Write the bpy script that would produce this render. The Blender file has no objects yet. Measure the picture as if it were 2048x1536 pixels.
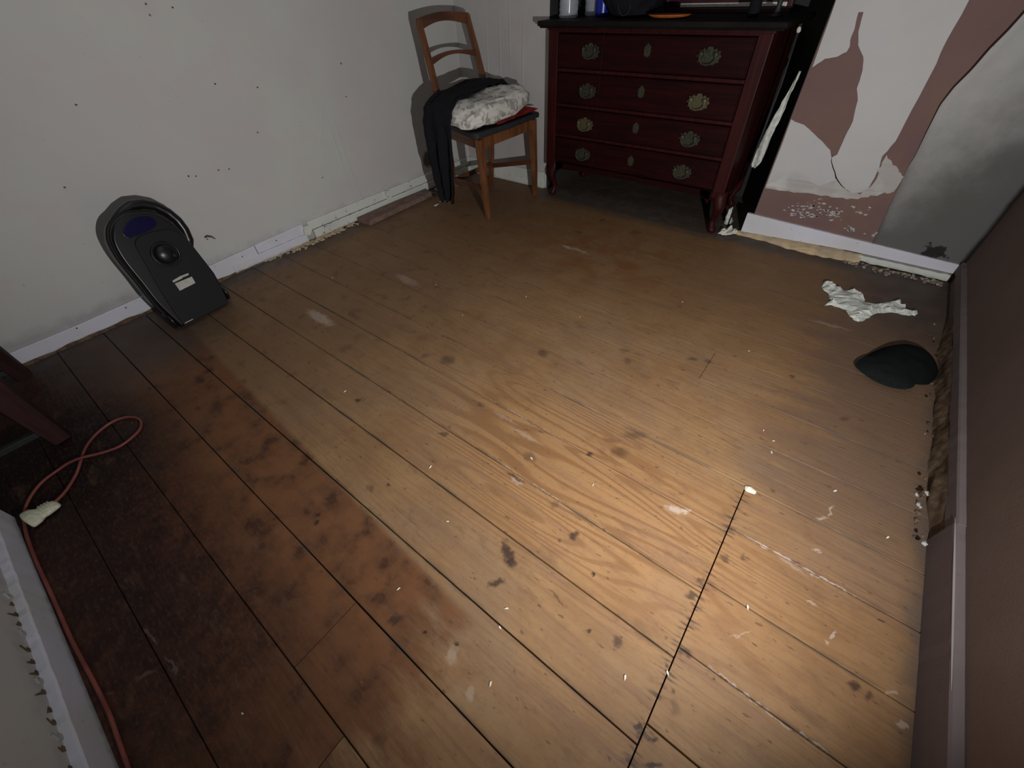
import bpy, bmesh, math, random
from mathutils import Vector, Matrix, noise
from mathutils.geometry import tessellate_polygon
random.seed(7)
C = bpy.context.scene.collection
sc = bpy.context.scene

# ---------------------------------------------------------------- camera, light, exposure
CM, FPX = [[[0.790532, 0.611195, -0.038723], [0.409558, -0.574624, -0.708569], [-0.455325, 0.544287, -0.704579]], 812.639]
cam = bpy.data.cameras.new('camera'); cam.sensor_fit = 'HORIZONTAL'; cam.sensor_width = 36
cam.lens = FPX / 2048 * 36; cam.clip_start = 0.01
co = bpy.data.objects.new('camera', cam); C.objects.link(co)
r, d, f = [Vector(v) for v in CM]
m = Matrix((r, -d, -f)).transposed().to_4x4(); m.translation = Vector((0, 0, 0.95))
co.matrix_world = m
sc.camera = co
sc.view_settings.view_transform = 'Standard'; sc.view_settings.look = 'None'
sc.view_settings.gamma = 1; sc.view_settings.use_curve_mapping = False
sc.view_settings.exposure = 0.0

w = bpy.data.worlds.new('world'); sc.world = w; w.use_nodes = True
w.node_tree.nodes['Background'].inputs[0].default_value = (0.55, 0.6, 0.7, 1)
w.node_tree.nodes['Background'].inputs[1].default_value = 0.02

LP = Vector((0.40, 0.14, 0.66)); LT = Vector((-0.369, 0.87, 0.59))
ld = bpy.data.lights.new('handheld_torch', 'SPOT'); ld.energy = 90; ld.shadow_soft_size = 0.008
ld.spot_size = math.radians(161); ld.spot_blend = 1.0; ld.color = (1.0, 0.985, 0.985)
lo = bpy.data.objects.new('handheld_torch', ld); C.objects.link(lo)
lo.location = LP; lo.rotation_euler = (LT - LP).to_track_quat('-Z', 'Y').to_euler()

# added fill lamp below the ceiling, no real source; lifts the ambient level
al = bpy.data.lights.new('ambient_fill', 'AREA'); al.shape = 'RECTANGLE'; al.size = 2.0; al.size_y = 1.6; al.energy = 4.2; al.color = (.86, .92, 1.0)
ao = bpy.data.objects.new('ambient_fill', al); C.objects.link(ao); ao.location = (-.7, .4, 2.33)

# ---------------------------------------------------------------- mesh helpers
ORG = {}
def tag(o, label=None, cat=None, group=None, kind=None):
    if label: o['label'] = label
    if cat: o['category'] = cat
    if group: o['group'] = group
    if kind: o['kind'] = kind
    return o
def thing(name, loc, label=None, cat=None, group=None, kind=None):
    o = bpy.data.objects.new(name, None); C.objects.link(o); o.location = loc
    o.empty_display_size = 0.05; ORG[o.name] = Vector(loc)
    return tag(o, label, cat, group, kind)
def obj(name, bm, mat, parent=None, base=None, smooth=False, bevel=0, subsurf=0, label=None):
    me = bpy.data.meshes.new(name)
    if subsurf == 0 and bevel == 0: bmesh.ops.recalc_face_normals(bm, faces=bm.faces)
    else: bmesh.ops.recalc_face_normals(bm, faces=bm.faces)
    bm.to_mesh(me); bm.free()
    o = bpy.data.objects.new(name, me); C.objects.link(o)
    if parent is not None:
        org = ORG[parent.name]; o.parent = parent
    else:
        org = Vector(base) if base is not None else Vector((0, 0, 0)); o.location = org
    ORG[o.name] = org
    if org.length > 0: me.transform(Matrix.Translation(-org))
    if smooth:
        for p in me.polygons: p.use_smooth = True
    if bevel:
        b = o.modifiers.new('bevel', 'BEVEL'); b.width = bevel; b.segments = 2; b.limit_method = 'ANGLE'
    if subsurf:
        s = o.modifiers.new('sub', 'SUBSURF'); s.levels = subsurf; s.render_levels = subsurf
    me.materials.append(mat)
    if label: o['label'] = label
    return o
def N(): return bmesh.new()
def box(bm, a, b):
    vs = [bm.verts.new((x, y, z)) for x in (a[0], b[0]) for y in (a[1], b[1]) for z in (a[2], b[2])]
    for q in ((0,1,3,2),(4,6,7,5),(0,4,5,1),(2,3,7,6),(0,2,6,4),(1,5,7,3)):
        bm.faces.new([vs[i] for i in q])
    return vs
def loft(bm, rings, cap=True, close=False):
    R = [[bm.verts.new(p) for p in ring] for ring in rings]
    n = len(R[0])
    for i in range(len(R) - (0 if close else 1)):
        A, B = R[i], R[(i+1) % len(R)]
        for k in range(n): bm.faces.new((A[k], A[(k+1) % n], B[(k+1) % n], B[k]))
    if cap and not close: bm.faces.new(R[0][::-1]); bm.faces.new(R[-1])
    return R
def tube(bm, pts, rad, seg=10, close=False):
    P = [Vector(p) for p in pts]; rings = []; up = None
    for i, p in enumerate(P):
        if close: t = P[(i+1) % len(P)] - P[i-1]
        else: t = P[min(i+1, len(P)-1)] - P[max(i-1, 0)]
        t.normalize()
        if up is None: up = Vector((0,0,1)) if abs(t.z) < .9 else Vector((1,0,0))
        up = (up - t*up.dot(t)).normalized(); s = t.cross(up)
        rr = rad[i] if isinstance(rad, (list, tuple)) else rad
        rings.append([p + (up*math.cos(2*math.pi*k/seg) + s*math.sin(2*math.pi*k/seg))*rr for k in range(seg)])
    loft(bm, rings, cap=not close, close=close)
def beam(bm, pts, sizes, side):
    """rectangular section bar through pts; sizes (w along side, h across)"""
    P = [Vector(p) for p in pts]; rings = []; side = Vector(side).normalized()
    for i, p in enumerate(P):
        t = (P[min(i+1, len(P)-1)] - P[max(i-1, 0)]).normalized()
        s = (side - t*side.dot(t)).normalized(); u = t.cross(s)
        w_, h_ = sizes[i] if isinstance(sizes, list) else sizes
        rings.append([p + s*a*w_/2 + u*b*h_/2 for a, b in ((-1,-1),(1,-1),(1,1),(-1,1))])
    loft(bm, rings)
def lathe(bm, prof, c=(0,0,0), seg=24, axis='Z'):
    rings = []
    for r_, z in prof:
        ring = []
        for k in range(seg):
            a = 2*math.pi*k/seg; x, y = r_*math.cos(a), r_*math.sin(a)
            q = (x, y, z) if axis == 'Z' else ((x, z, y) if axis == 'Y' else (z, x, y))
            ring.append(Vector(c) + Vector(q))
        rings.append(ring)
    loft(bm, rings)
def prism(bm, out, fn, t0, t1):
    """extrude 2D outline between depths t0 and t1; fn(u, v, t) -> point"""
    A = [bm.verts.new(fn(u, v, t0)) for u, v in out]; B = [bm.verts.new(fn(u, v, t1)) for u, v in out]
    n = len(out)
    for k in range(n): bm.faces.new((A[k], B[k], B[(k+1) % n], A[(k+1) % n]))
    if n <= 4: bm.faces.new(A[::-1]); bm.faces.new(B); return
    for tri in tessellate_polygon([[Vector((u, v, 0)) for u, v in out]]):
        i, j, k = tri
        for q in ((A[i], A[j], A[k]), (B[k], B[j], B[i])):
            try: bm.faces.new(q)
            except ValueError: pass
def grid(bm, nu, nv, fn):
    V = [[bm.verts.new(fn(i/nu, j/nv)) for j in range(nv+1)] for i in range(nu+1)]
    for i in range(nu):
        for j in range(nv): bm.faces.new((V[i][j], V[i+1][j], V[i+1][j+1], V[i][j+1]))
    return V
def nz(x, y, z=0, s=1.0): return noise.noise(Vector((x*s, y*s, z*s)))
def jag(out, amp, n=3, seed=0):
    """roughen a 2D outline"""
    q = []; L = len(out)
    for i in range(L):
        a, b = Vector(out[i]), Vector(out[(i+1) % L]); k = max(1, min(n, int((b-a).length/0.008)))
        for j in range(k):
            p = a.lerp(b, j/k); q.append((p.x + amp*nz(p.x*60+seed, p.y*60, 3), p.y + amp*nz(p.x*60, p.y*60+seed, 9)))
    return q
def blob(bm, c, rad, amp=.3, fr=1.0, seed=0, sub=2):
    g = bmesh.ops.create_icosphere(bm, subdivisions=sub, radius=1)
    for v in g['verts']:
        k = 1 + amp*nz(v.co.x*fr+seed, v.co.y*fr, v.co.z*fr)*2
        v.co = Vector(c) + Vector((v.co.x*rad[0]*k, v.co.y*rad[1]*k, v.co.z*rad[2]*k))

# ---------------------------------------------------------------- material helpers
class NT:
    def __init__(s, name, rough=.6, spec=.3, metal=0):
        s.m = bpy.data.materials.new(name); s.m.use_nodes = True; s.t = s.m.node_tree
        s.b = s.t.nodes['Principled BSDF']; s.b.inputs['Roughness'].default_value = rough
        s.b.inputs['Specular IOR Level'].default_value = spec; s.b.inputs['Metallic'].default_value = metal
        s._p = None
    def n(s, typ, **k):
        x = s.t.nodes.new(typ)
        for a, b in k.items(): setattr(x, a, b)
        return x
    def L(s, a, b): s.t.links.new(a, b)
    def setin(s, i, v):
        if hasattr(v, 'is_linked') or hasattr(v, 'links'): s.L(v, i)
        else:
            if isinstance(v, (tuple, list)) and len(v) == 3 and i.type == 'RGBA': v = (*v, 1)
            i.default_value = v
    def pos(s):
        if s._p is None: s._p = s.n('ShaderNodeNewGeometry').outputs['Position']
        return s._p
    def objc(s): return s.n('ShaderNodeTexCoord').outputs['Object']
    def math(s, op, a, b=0.0, c=None, clamp=False):
        x = s.n('ShaderNodeMath', operation=op, use_clamp=clamp); s.setin(x.inputs[0], a); s.setin(x.inputs[1], b)
        if c is not None: s.setin(x.inputs[2], c)
        return x.outputs[0]
    def mapping(s, v, loc=(0,0,0), rot=(0,0,0), sc_=(1,1,1), typ='POINT'):
        x = s.n('ShaderNodeMapping', vector_type=typ); s.L(v, x.inputs[0])
        x.inputs[1].default_value = loc; x.inputs[2].default_value = rot; x.inputs[3].default_value = sc_
        return x.outputs[0]
    def noise(s, v, scale=5, detail=3, rough=.5, dist=0, out=0):
        x = s.n('ShaderNodeTexNoise'); s.L(v, x.inputs['Vector']); x.inputs['Scale'].default_value = scale
        x.inputs['Detail'].default_value = detail; x.inputs['Roughness'].default_value = rough
        x.inputs['Distortion'].default_value = dist
        return x.outputs[out]
    def vor(s, v, scale=5, feature='F1', rnd=1.0):
        x = s.n('ShaderNodeTexVoronoi', feature=feature); s.L(v, x.inputs['Vector']); x.inputs['Scale'].default_value = scale
        x.inputs['Randomness'].default_value = rnd
        return x.outputs['Distance']
    def rng(s, v, a, b, c=0.0, d=1.0, smooth=True):
        x = s.n('ShaderNodeMapRange', interpolation_type='SMOOTHSTEP' if smooth else 'LINEAR')
        s.setin(x.inputs[0], v)
        for i, q in enumerate((a, b, c, d)): x.inputs[i+1].default_value = q
        return x.outputs[0]
    def mix(s, f, a, b, blend='MIX'):
        x = s.n('ShaderNodeMix', data_type='RGBA', blend_type=blend); s.setin(x.inputs[0], f)
        s.setin(x.inputs[6], a); s.setin(x.inputs[7], b); return x.outputs[2]
    def sep(s, v):
        x = s.n('ShaderNodeSeparateXYZ'); s.L(v, x.inputs[0]); return x.outputs
    def col(s, c): s.setin(s.b.inputs['Base Color'], c)
    def bump(s, h, strength=.3, dist=.002):
        x = s.n('ShaderNodeBump'); s.L(h, x.inputs['Height']); x.inputs['Strength'].default_value = strength
        x.inputs['Distance'].default_value = dist; s.L(x.outputs[0], s.b.inputs['Normal'])
    def spot(s, v, e):
        """0 at centre .. 1 at rim of a world-space ellipse on the floor (or wall)"""
        x, y, a, b, ang = e[:5]
        q = s.mapping(v, (x, y, 0), (0, 0, ang), (a, b, 1e3), 'TEXTURE')
        l = s.n('ShaderNodeVectorMath', operation='LENGTH'); s.L(q, l.inputs[0]); return l.outputs['Value']

def simple(name, c, rough=.6, spec=.3, metal=0, var=.25, scale=30, bump=0, c2=None):
    s = NT(name, rough, spec, metal); n_ = s.noise(s.objc(), scale, 4)
    c2 = c2 or tuple(v*(1-var) for v in c)
    s.col(s.mix(s.rng(n_, .3, .7), c, c2))
    if bump: s.bump(n_, bump, .002)
    return s.m

# floor boards -------------------------------------------------
KNOTS = [(-0.9792,0.3829,0.0132,0.0097,3.1414,0.8),(-0.1774,0.4126,0.0132,0.0109,-2.2988,0.8),(-0.1982,0.3833,0.0072,0.006,-2.334,0.6),(-0.0963,0.3634,0.0066,0.0044,1.983,1.0),(-0.6813,0.199,0.0163,0.0123,-3.0335,0.45),(-0.6514,0.2342,0.0066,0.005,2.8568,0.7),(-0.3827,0.0297,0.0212,0.0115,-2.0558,0.75),(-0.3166,0.054,0.0064,0.0045,-2.6613,1.0),(-0.2513,0.0755,0.0052,0.0043,-2.7534,0.9),(-0.7289,0.069,0.0107,0.0075,-2.3064,0.9),(-0.7128,0.0541,0.0096,0.0062,-2.8231,0.9),(-1.2328,-0.1212,0.0253,0.0174,-3.0165,0.85),(-0.0494,0.2566,0.0072,0.0053,-2.3397,0.8),(0.009,0.2743,0.0147,0.0113,1.3131,0.7),(-0.281,0.2841,0.0345,0.0128,2.5013,0.85),(-0.2594,0.2715,0.0157,0.0138,2.2898,0.9),(-0.2584,0.2175,0.022,0.0086,-2.1715,0.8),(-0.3971,0.5362,0.0237,0.0158,3.0324,0.45),(-0.2662,0.6423,0.0112,0.0084,-2.3715,0.8),(-0.2028,0.6928,0.0308,0.0215,-2.3558,0.5),(-0.1942,0.7753,0.043,0.0162,-2.4833,0.45),(-0.9579,0.6647,0.018,0.0167,-1.7587,0.45),(-0.8754,0.6963,0.0318,0.0297,-2.2728,0.5),(-0.6211,0.9218,0.0256,0.0221,2.6754,0.5),(-0.3569,1.0556,0.0213,0.0165,1.7764,0.4),(-0.1812,1.1923,0.0226,0.0135,-2.6904,0.55),(-0.1356,1.2086,0.014,0.0097,-2.2097,0.5),(-0.6523,0.4474,0.0173,0.0089,-2.8061,0.6),(-1.3807,0.0484,0.0178,0.0099,-3.1198,0.6),(-1.2265,-0.2275,0.0399,0.0168,3.0381,0.8),(-0.8388,-0.2523,0.0248,0.0188,-2.721,0.8),(-0.688,-0.1256,0.0219,0.0074,-2.1647,0.7),(0.0999,0.1796,0.0081,0.0053,-2.3121,0.9),(0.1281,0.1793,0.0072,0.005,-2.2152,0.9),(0.1402,0.15,0.0168,0.0055,-2.4553,0.85),(0.0997,0.301,0.0079,0.0055,-2.229,0.7),(0.1275,0.2645,0.0058,0.0042,-2.1191,0.6),(0.1794,0.3279,0.0038,0.0022,-2.2998,0.8),(0.1267,0.5706,0.0125,0.0103,-2.8669,0.6),(0.1599,0.5982,0.007,0.0062,0.8385,0.6),(0.3867,0.4748,0.0103,0.0083,-3.055,0.75),(0.4118,0.4726,0.011,0.0056,1.4235,0.6),(0.4155,0.6314,0.0078,0.0045,-2.8411,0.8),(0.1096,1.292,0.0116,0.0076,-1.8517,0.6),(0.2715,1.1863,0.0179,0.009,-2.3123,0.4),(0.1213,0.3393,0.0128,0.0088,-2.5219,0.7),(0.0921,0.4491,0.0136,0.0086,-2.6936,0.7),(0.099,0.4928,0.0125,0.0065,-2.564,0.6),(0.1055,0.1719,0.0105,0.0033,-2.4619,0.5),(-1.3858,0.2019,0.0172,0.0103,-3.0317,0.4),(-0.6417,0.6036,0.0177,0.0115,3.1187,0.5),(-0.2437,0.717,0.0277,0.0091,-2.974,0.4),(-0.2579,0.4523,0.0152,0.011,-2.4455,0.4),(-0.1332,0.2731,0.0297,0.0043,3.0073,0.5),(-0.7748,1.9827,0.0359,0.0285,-2.3394,0.4),(-1.0157,1.8273,0.0259,0.0234,-2.4296,0.4),(-0.9886,2.0288,0.0304,0.0138,-1.6609,0.5),(-0.9739,0.0162,0.0142,0.0085,-2.8771,0.4),(0.139,0.2456,0.0136,0.0094,2.3235,0.35),(-0.2557,-0.1141,0.0156,0.0117,1.1537,0.4),(-0.3888,0.456,0.0335,0.0059,-3.0926,0.7),(-0.3906,1.1039,0.0241,0.0112,-2.8176,0.4)]
PALE = [(-1.4924,0.5822,0.1018,0.026,3.1168,0.55),(-0.0124,0.6205,0.027,0.0116,-2.8983,0.8),(0.0113,0.6313,0.0124,0.0066,-2.3912,0.9),(0.2914,0.8388,0.0225,0.0038,1.4993,0.6),(0.2767,0.8053,0.0121,0.005,-2.3923,0.6),(0.2813,0.7146,0.0103,0.0037,-2.6337,0.7),(0.2898,0.7123,0.0069,0.0033,-2.339,0.6),(0.2962,0.581,0.0121,0.0045,-2.8304,0.5),(0.3412,0.5439,0.0092,0.0041,1.5813,0.7),(0.3355,0.5255,0.0054,0.0031,-2.1456,0.6),(0.4427,0.5054,0.0111,0.0042,-2.3703,0.5),(0.4607,0.4616,0.01,0.0045,-2.9597,0.5),(-0.2416,0.058,0.0186,0.0138,2.4764,0.35),(-0.3791,0.4498,0.0195,0.0102,-3.1323,0.5),(0.1969,0.4344,0.0278,0.0016,-2.2763,0.4),(-0.7775,-0.3046,0.0391,0.003,3.1326,0.16),(-0.6806,-0.2974,0.0356,0.0036,-3.1329,0.14),(-0.707,-0.3384,0.0225,0.0056,-1.9269,0.12),(-0.1734,0.0344,0.0149,0.0076,2.0828,0.35),(-1.4131,0.9887,0.0945,0.0248,3.0597,0.3),(-0.9764,1.6527,0.041,0.0131,2.9877,0.5),(-0.909,1.6594,0.0561,0.0131,3.0174,0.4),(-0.4526,0.5878,0.0613,0.0069,-3.1039,0.3),(-0.5423,0.6061,0.0498,0.0073,-3.1145,0.3),(0.1562,1.6626,0.0756,0.0105,-3.0749,0.3),(0.2432,0.6412,0.0343,0.0054,3.038,0.35)] + [(.26, .652, .13, .0030, .0, .7), (.27, .342, .12, .0030, .0, .8), (-.35, .468, .16, .003, 0, .35), (-.5, .637, .2, .003, 0, .3)]
def floor_material(PALE, KNOTS):
    s = NT('worn_pine_boards', .55, .28)
    p = s.pos(); rnd = s.n('ShaderNodeObjectInfo').outputs['Random']
    off = s.n('ShaderNodeCombineXYZ'); s.L(s.math('MULTIPLY', rnd, 37.0), off.inputs[0]); s.L(s.math('MULTIPLY', rnd, 91.0), off.inputs[1])
    add = s.n('ShaderNodeVectorMath', operation='ADD'); s.L(p, add.inputs[0]); s.L(off.outputs[0], add.inputs[1]); q = add.outputs[0]
    flat = s.mapping(p, sc_=(1, 1, 0))
    nb = s.noise(flat, 3.2, 5, .6); nf = s.noise(flat, 14, 5, .6); nm = s.noise(s.mapping(flat, (5, 3, 0)), 6.5, 5, .62)
    # rings: contour bands of a field stretched along the board
    fld = s.noise(s.mapping(q, sc_=(.85, 8.5, 0)), 1.0, 1.2, .4, .05)
    band = s.math('SINE', s.math('MULTIPLY', fld, 105.0)); ring = s.rng(band, -.1, 1.0)
    fine = s.noise(s.mapping(q, sc_=(5, 140, 0)), 1.0, 4, .6)
    streak = s.noise(s.mapping(q, sc_=(1.3, 30, 0)), 1.0, 4, .6)
    xs = s.sep(p); X, Y = xs[0], xs[1]
    # wandering coordinate so that stains get ragged, grain-following edges
    wob = s.math('MULTIPLY', s.math('SUBTRACT', s.noise(s.mapping(q, sc_=(2.5, 11, 0)), 1.0, 5, .65), .5), .55)
    Xw = s.math('ADD', X, wob); Yw = s.math('ADD', Y, s.math('MULTIPLY', wob, .35))
    base = s.mix(s.rng(nm, .3, .7), (.37, .232, .112), (.28, .165, .076))
    base = s.mix(s.math('MULTIPLY', s.rng(nb, .45, .62), .5), base, (.29, .20, .122))
    base = s.mix(s.math('MULTIPLY', s.rng(rnd, 0, 1, 0, 1, False), .22), base, (.36, .20, .105))
    # bare centre where the grain stands out
    e = s.spot(flat, (-.28, .56, .62, .30, -.12)); ctr = s.rng(s.math('ADD', e, s.math('MULTIPLY', wob, 1.2)), .3, 1.15, 1, 0)
    base = s.mix(s.math('MULTIPLY', ctr, .6), base, (.43, .245, .105))
    gr = s.math('MULTIPLY', ring, s.math('ADD', s.math('MULTIPLY', ctr, .40), .10))
    base = s.mix(gr, base, (.17, .075, .028))
    base = s.mix(s.math('MULTIPLY', s.rng(streak, .50, .70), .5), base, (.24, .14, .085))
    base = s.mix(s.math('MULTIPLY', s.rng(fine, .5, .72), .5), base, (.22, .125, .07))
    # old varnish left around the edge: orange-brown, then dark red-brown
    back = s.rng(Yw, 1.0, 1.75); base = s.mix(s.math('MULTIPLY', back, .6), base, (.20, .115, .05))
    rb = s.math('MULTIPLY', s.rng(s.spot(flat, (-1.0, 1.72, .7, .36, 0)), .5, 1.1, 1, 0), s.rng(nm, .42, .62))
    base = s.mix(s.math('MULTIPLY', rb, .6), base, (.22, .085, .03))
    lf = s.rng(Xw, -.62, -1.45); base = s.mix(s.math('MULTIPLY', lf, .62), base, (.185, .105, .050))
    rt = s.math('MULTIPLY', s.rng(Xw, .02, .24), s.rng(Yw, .55, .95)); base = s.mix(s.math('MULTIPLY', rt, .72), base, (.165, .110, .078))
    nearl = s.math('MULTIPLY', s.rng(s.math('ADD', Y, s.math('MULTIPLY', X, .06)), .125, .10), s.rng(s.math('ADD', Xw, s.math('MULTIPLY', nf, .25)), -.06, -.20))
    base = s.mix(s.math('MULTIPLY', nearl, .86), base, s.mix(s.rng(nf, .38, .66), (.190, .080, .033), (.10, .040, .018)))
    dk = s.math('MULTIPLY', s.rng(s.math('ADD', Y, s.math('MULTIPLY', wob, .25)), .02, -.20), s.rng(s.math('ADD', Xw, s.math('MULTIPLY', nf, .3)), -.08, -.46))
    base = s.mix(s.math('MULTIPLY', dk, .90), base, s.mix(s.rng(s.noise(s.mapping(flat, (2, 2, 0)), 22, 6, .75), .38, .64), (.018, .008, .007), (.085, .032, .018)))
    blk = s.rng(s.math('ADD', s.spot(flat, (-1.5, -.32, .5, .42, .2)), s.math('MULTIPLY', nf, .4)), .45, 1.25, 1, 0)  # near-black varnish, deepened so the colour also carries the table's shadow
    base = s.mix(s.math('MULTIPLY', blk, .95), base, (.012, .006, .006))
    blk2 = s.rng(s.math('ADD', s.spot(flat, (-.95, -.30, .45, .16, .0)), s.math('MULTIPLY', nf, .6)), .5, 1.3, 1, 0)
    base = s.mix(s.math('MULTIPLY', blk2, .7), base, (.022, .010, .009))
    # mottled dark flecks in the varnished part
    fl = s.math('MULTIPLY', s.rng(nf, .56, .68), s.math('MAXIMUM', nearl, s.math('MULTIPLY', lf, .6)))
    base = s.mix(s.math('MULTIPLY', fl, .6), base, (.045, .018, .012))
    # grey dirt along the walls and in the recess under the chest
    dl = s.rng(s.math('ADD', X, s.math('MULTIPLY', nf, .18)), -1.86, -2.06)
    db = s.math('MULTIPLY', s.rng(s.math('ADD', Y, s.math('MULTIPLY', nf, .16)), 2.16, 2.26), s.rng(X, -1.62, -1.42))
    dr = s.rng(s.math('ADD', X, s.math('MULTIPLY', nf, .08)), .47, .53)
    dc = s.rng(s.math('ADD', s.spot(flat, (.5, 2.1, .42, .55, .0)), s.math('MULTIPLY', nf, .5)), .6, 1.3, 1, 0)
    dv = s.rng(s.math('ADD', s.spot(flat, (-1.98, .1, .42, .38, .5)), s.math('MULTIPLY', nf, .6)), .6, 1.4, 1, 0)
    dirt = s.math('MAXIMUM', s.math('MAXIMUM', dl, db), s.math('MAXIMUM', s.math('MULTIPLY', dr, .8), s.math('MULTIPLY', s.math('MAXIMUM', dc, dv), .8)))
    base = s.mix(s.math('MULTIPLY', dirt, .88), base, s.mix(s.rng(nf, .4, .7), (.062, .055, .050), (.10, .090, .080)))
    # pale bloom / scuffs and plaster dust
    base = s.mix(s.math('MULTIPLY', s.rng(s.noise(s.mapping(flat, (9, 2, 0)), 42, 6, .7), .66, .75), .30), base, (.55, .47, .38))
    pal = None
    wv = s.n('ShaderNodeVectorMath', operation='ADD')
    nn = s.n('ShaderNodeTexNoise'); s.L(flat, nn.inputs['Vector']); nn.inputs['Scale'].default_value = 55; nn.inputs['Detail'].default_value = 3
    sb = s.n('ShaderNodeVectorMath', operation='SUBTRACT'); s.L(nn.outputs['Color'], sb.inputs[0]); sb.inputs[1].default_value = (.5, .5, .5)
    sl = s.n('ShaderNodeVectorMath', operation='SCALE'); s.L(sb.outputs[0], sl.inputs[0]); sl.inputs['Scale'].default_value = .026
    s.L(flat, wv.inputs[0]); s.L(sl.outputs[0], wv.inputs[1]); wv = wv.outputs[0]
    for e in PALE:
        k = s.math('MULTIPLY', s.rng(s.spot(wv, e), .45, 1.15, 1, 0), e[5]); pal = k if pal is None else s.math('MAXIMUM', pal, k)
    if pal is not None: base = s.mix(pal, base, (.56, .46, .38))
    kn = None
    for e in KNOTS:
        k = s.math('MULTIPLY', s.rng(s.spot(wv, e), .35, 1.2, 1, 0), e[5]); kn = k if kn is None else s.math('MAXIMUM', kn, k)
    if kn is not None: base = s.mix(kn, base, (.035, .020, .018))
    gc = s.sep(s.n('ShaderNodeTexCoord').outputs['Generated'])[1]
    ed = s.math('MULTIPLY', s.rng(s.math('ABSOLUTE', s.math('SUBTRACT', gc, .5)), .44, .5), s.rng(s.noise(s.mapping(flat, sc_=(7, 40, 0)), 1.0, 4, .65), .46, .62))
    base = s.mix(s.math('MULTIPLY', s.math('MULTIPLY', ed, .6), s.math('SUBTRACT', 1.0, dk)), base, (.10, .08, .06))
    spk = s.rng(s.noise(s.mapping(flat, (3, 8, 0), sc_=(34, 95, 0)), 1.0, 2, .55), .655, .72)
    base = s.mix(s.math('MULTIPLY', spk, .6), base, (.09, .05, .03))
    smd = s.rng(s.noise(s.mapping(flat, (7, 1, 0), sc_=(7, 17, 0)), 1.0, 5, .7), .54, .70)
    base = s.mix(s.math('MULTIPLY', smd, .42), base, (.15, .085, .05))
    # fine mottling of the old surface
    base = s.mix(s.math('MULTIPLY', s.rng(s.noise(s.mapping(flat, sc_=(60, 150, 0)), 1.0, 3, .7), .5, .7), .28), base, (.17, .105, .065))
    # grime along the butt joint and the seams
    jy = s.math('MULTIPLY', s.rng(s.math('ABSOLUTE', s.math('SUBTRACT', X, .108)), .0, .035, 1, 0), s.math('MULTIPLY', s.rng(Y, .80, .74), s.rng(s.noise(s.mapping(flat, sc_=(22, 110, 0)), 1.0, 4, .6), .5, .64)))
    base = s.mix(s.math('MULTIPLY', jy, .75), base, (.05, .037, .035))
    hs = s.n('ShaderNodeHueSaturation'); hs.inputs['Saturation'].default_value = 1.03; hs.inputs['Value'].default_value = .90; hs.inputs['Hue'].default_value = .496; s.L(base, hs.inputs['Color'])
    s.col(hs.outputs[0])
    s.L(s.rng(nb, .3, .7, .48, .68), s.b.inputs['Roughness'])
    h = s.math('ADD', s.math('MULTIPLY', fine, .5), s.math('MULTIPLY', ring, -.25))
    s.bump(h, .45, .0018)
    return s.m
FM = {}
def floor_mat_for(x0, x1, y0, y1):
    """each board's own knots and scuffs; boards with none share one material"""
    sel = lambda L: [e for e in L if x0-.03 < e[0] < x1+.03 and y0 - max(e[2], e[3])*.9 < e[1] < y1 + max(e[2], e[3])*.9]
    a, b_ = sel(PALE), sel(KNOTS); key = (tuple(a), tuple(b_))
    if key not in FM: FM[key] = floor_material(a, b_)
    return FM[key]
M_GAP = simple('gap_dirt_and_shade', (.035, .026, .02), .95, .1, scale=60, c2=(.012, .009, .008))

def wall_material(name, c1, c2, c3, pink=.35, mold=None, grad=None, bump=.12):
    s = NT(name, .85, .15); p = s.pos()
    a = s.noise(p, 2.2, 4, .55); b = s.noise(s.mapping(p, (4, 4, 4)), 6, 5, .6); g = s.noise(p, 240, 2, .6)
    c = s.mix(s.rng(a, .35, .65), c1, c2)
    c = s.mix(s.math('MULTIPLY', s.rng(b, .48, .66), pink), c, c3)
    c = s.mix(s.math('MULTIPLY', s.rng(s.noise(s.mapping(p, (2, 7, 1)), 75, 3, .6), .70, .76), .35), c, tuple(v*.35 for v in c1))
    if mold: c = mold(s, c, p)
    s.col(c); s.bump(s.math('ADD', s.math('MULTIPLY', g, .35), s.math('MULTIPLY', b, .8)), bump, .004)
    return s.m
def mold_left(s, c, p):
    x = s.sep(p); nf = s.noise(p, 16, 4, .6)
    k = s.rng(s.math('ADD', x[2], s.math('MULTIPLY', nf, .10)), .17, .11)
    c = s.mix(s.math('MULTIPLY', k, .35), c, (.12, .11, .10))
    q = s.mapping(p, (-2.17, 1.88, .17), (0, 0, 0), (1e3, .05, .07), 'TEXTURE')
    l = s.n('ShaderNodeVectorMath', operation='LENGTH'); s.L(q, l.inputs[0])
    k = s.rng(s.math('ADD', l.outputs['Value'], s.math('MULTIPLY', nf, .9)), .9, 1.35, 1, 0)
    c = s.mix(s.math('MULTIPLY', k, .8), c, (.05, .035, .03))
    return c
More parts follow.
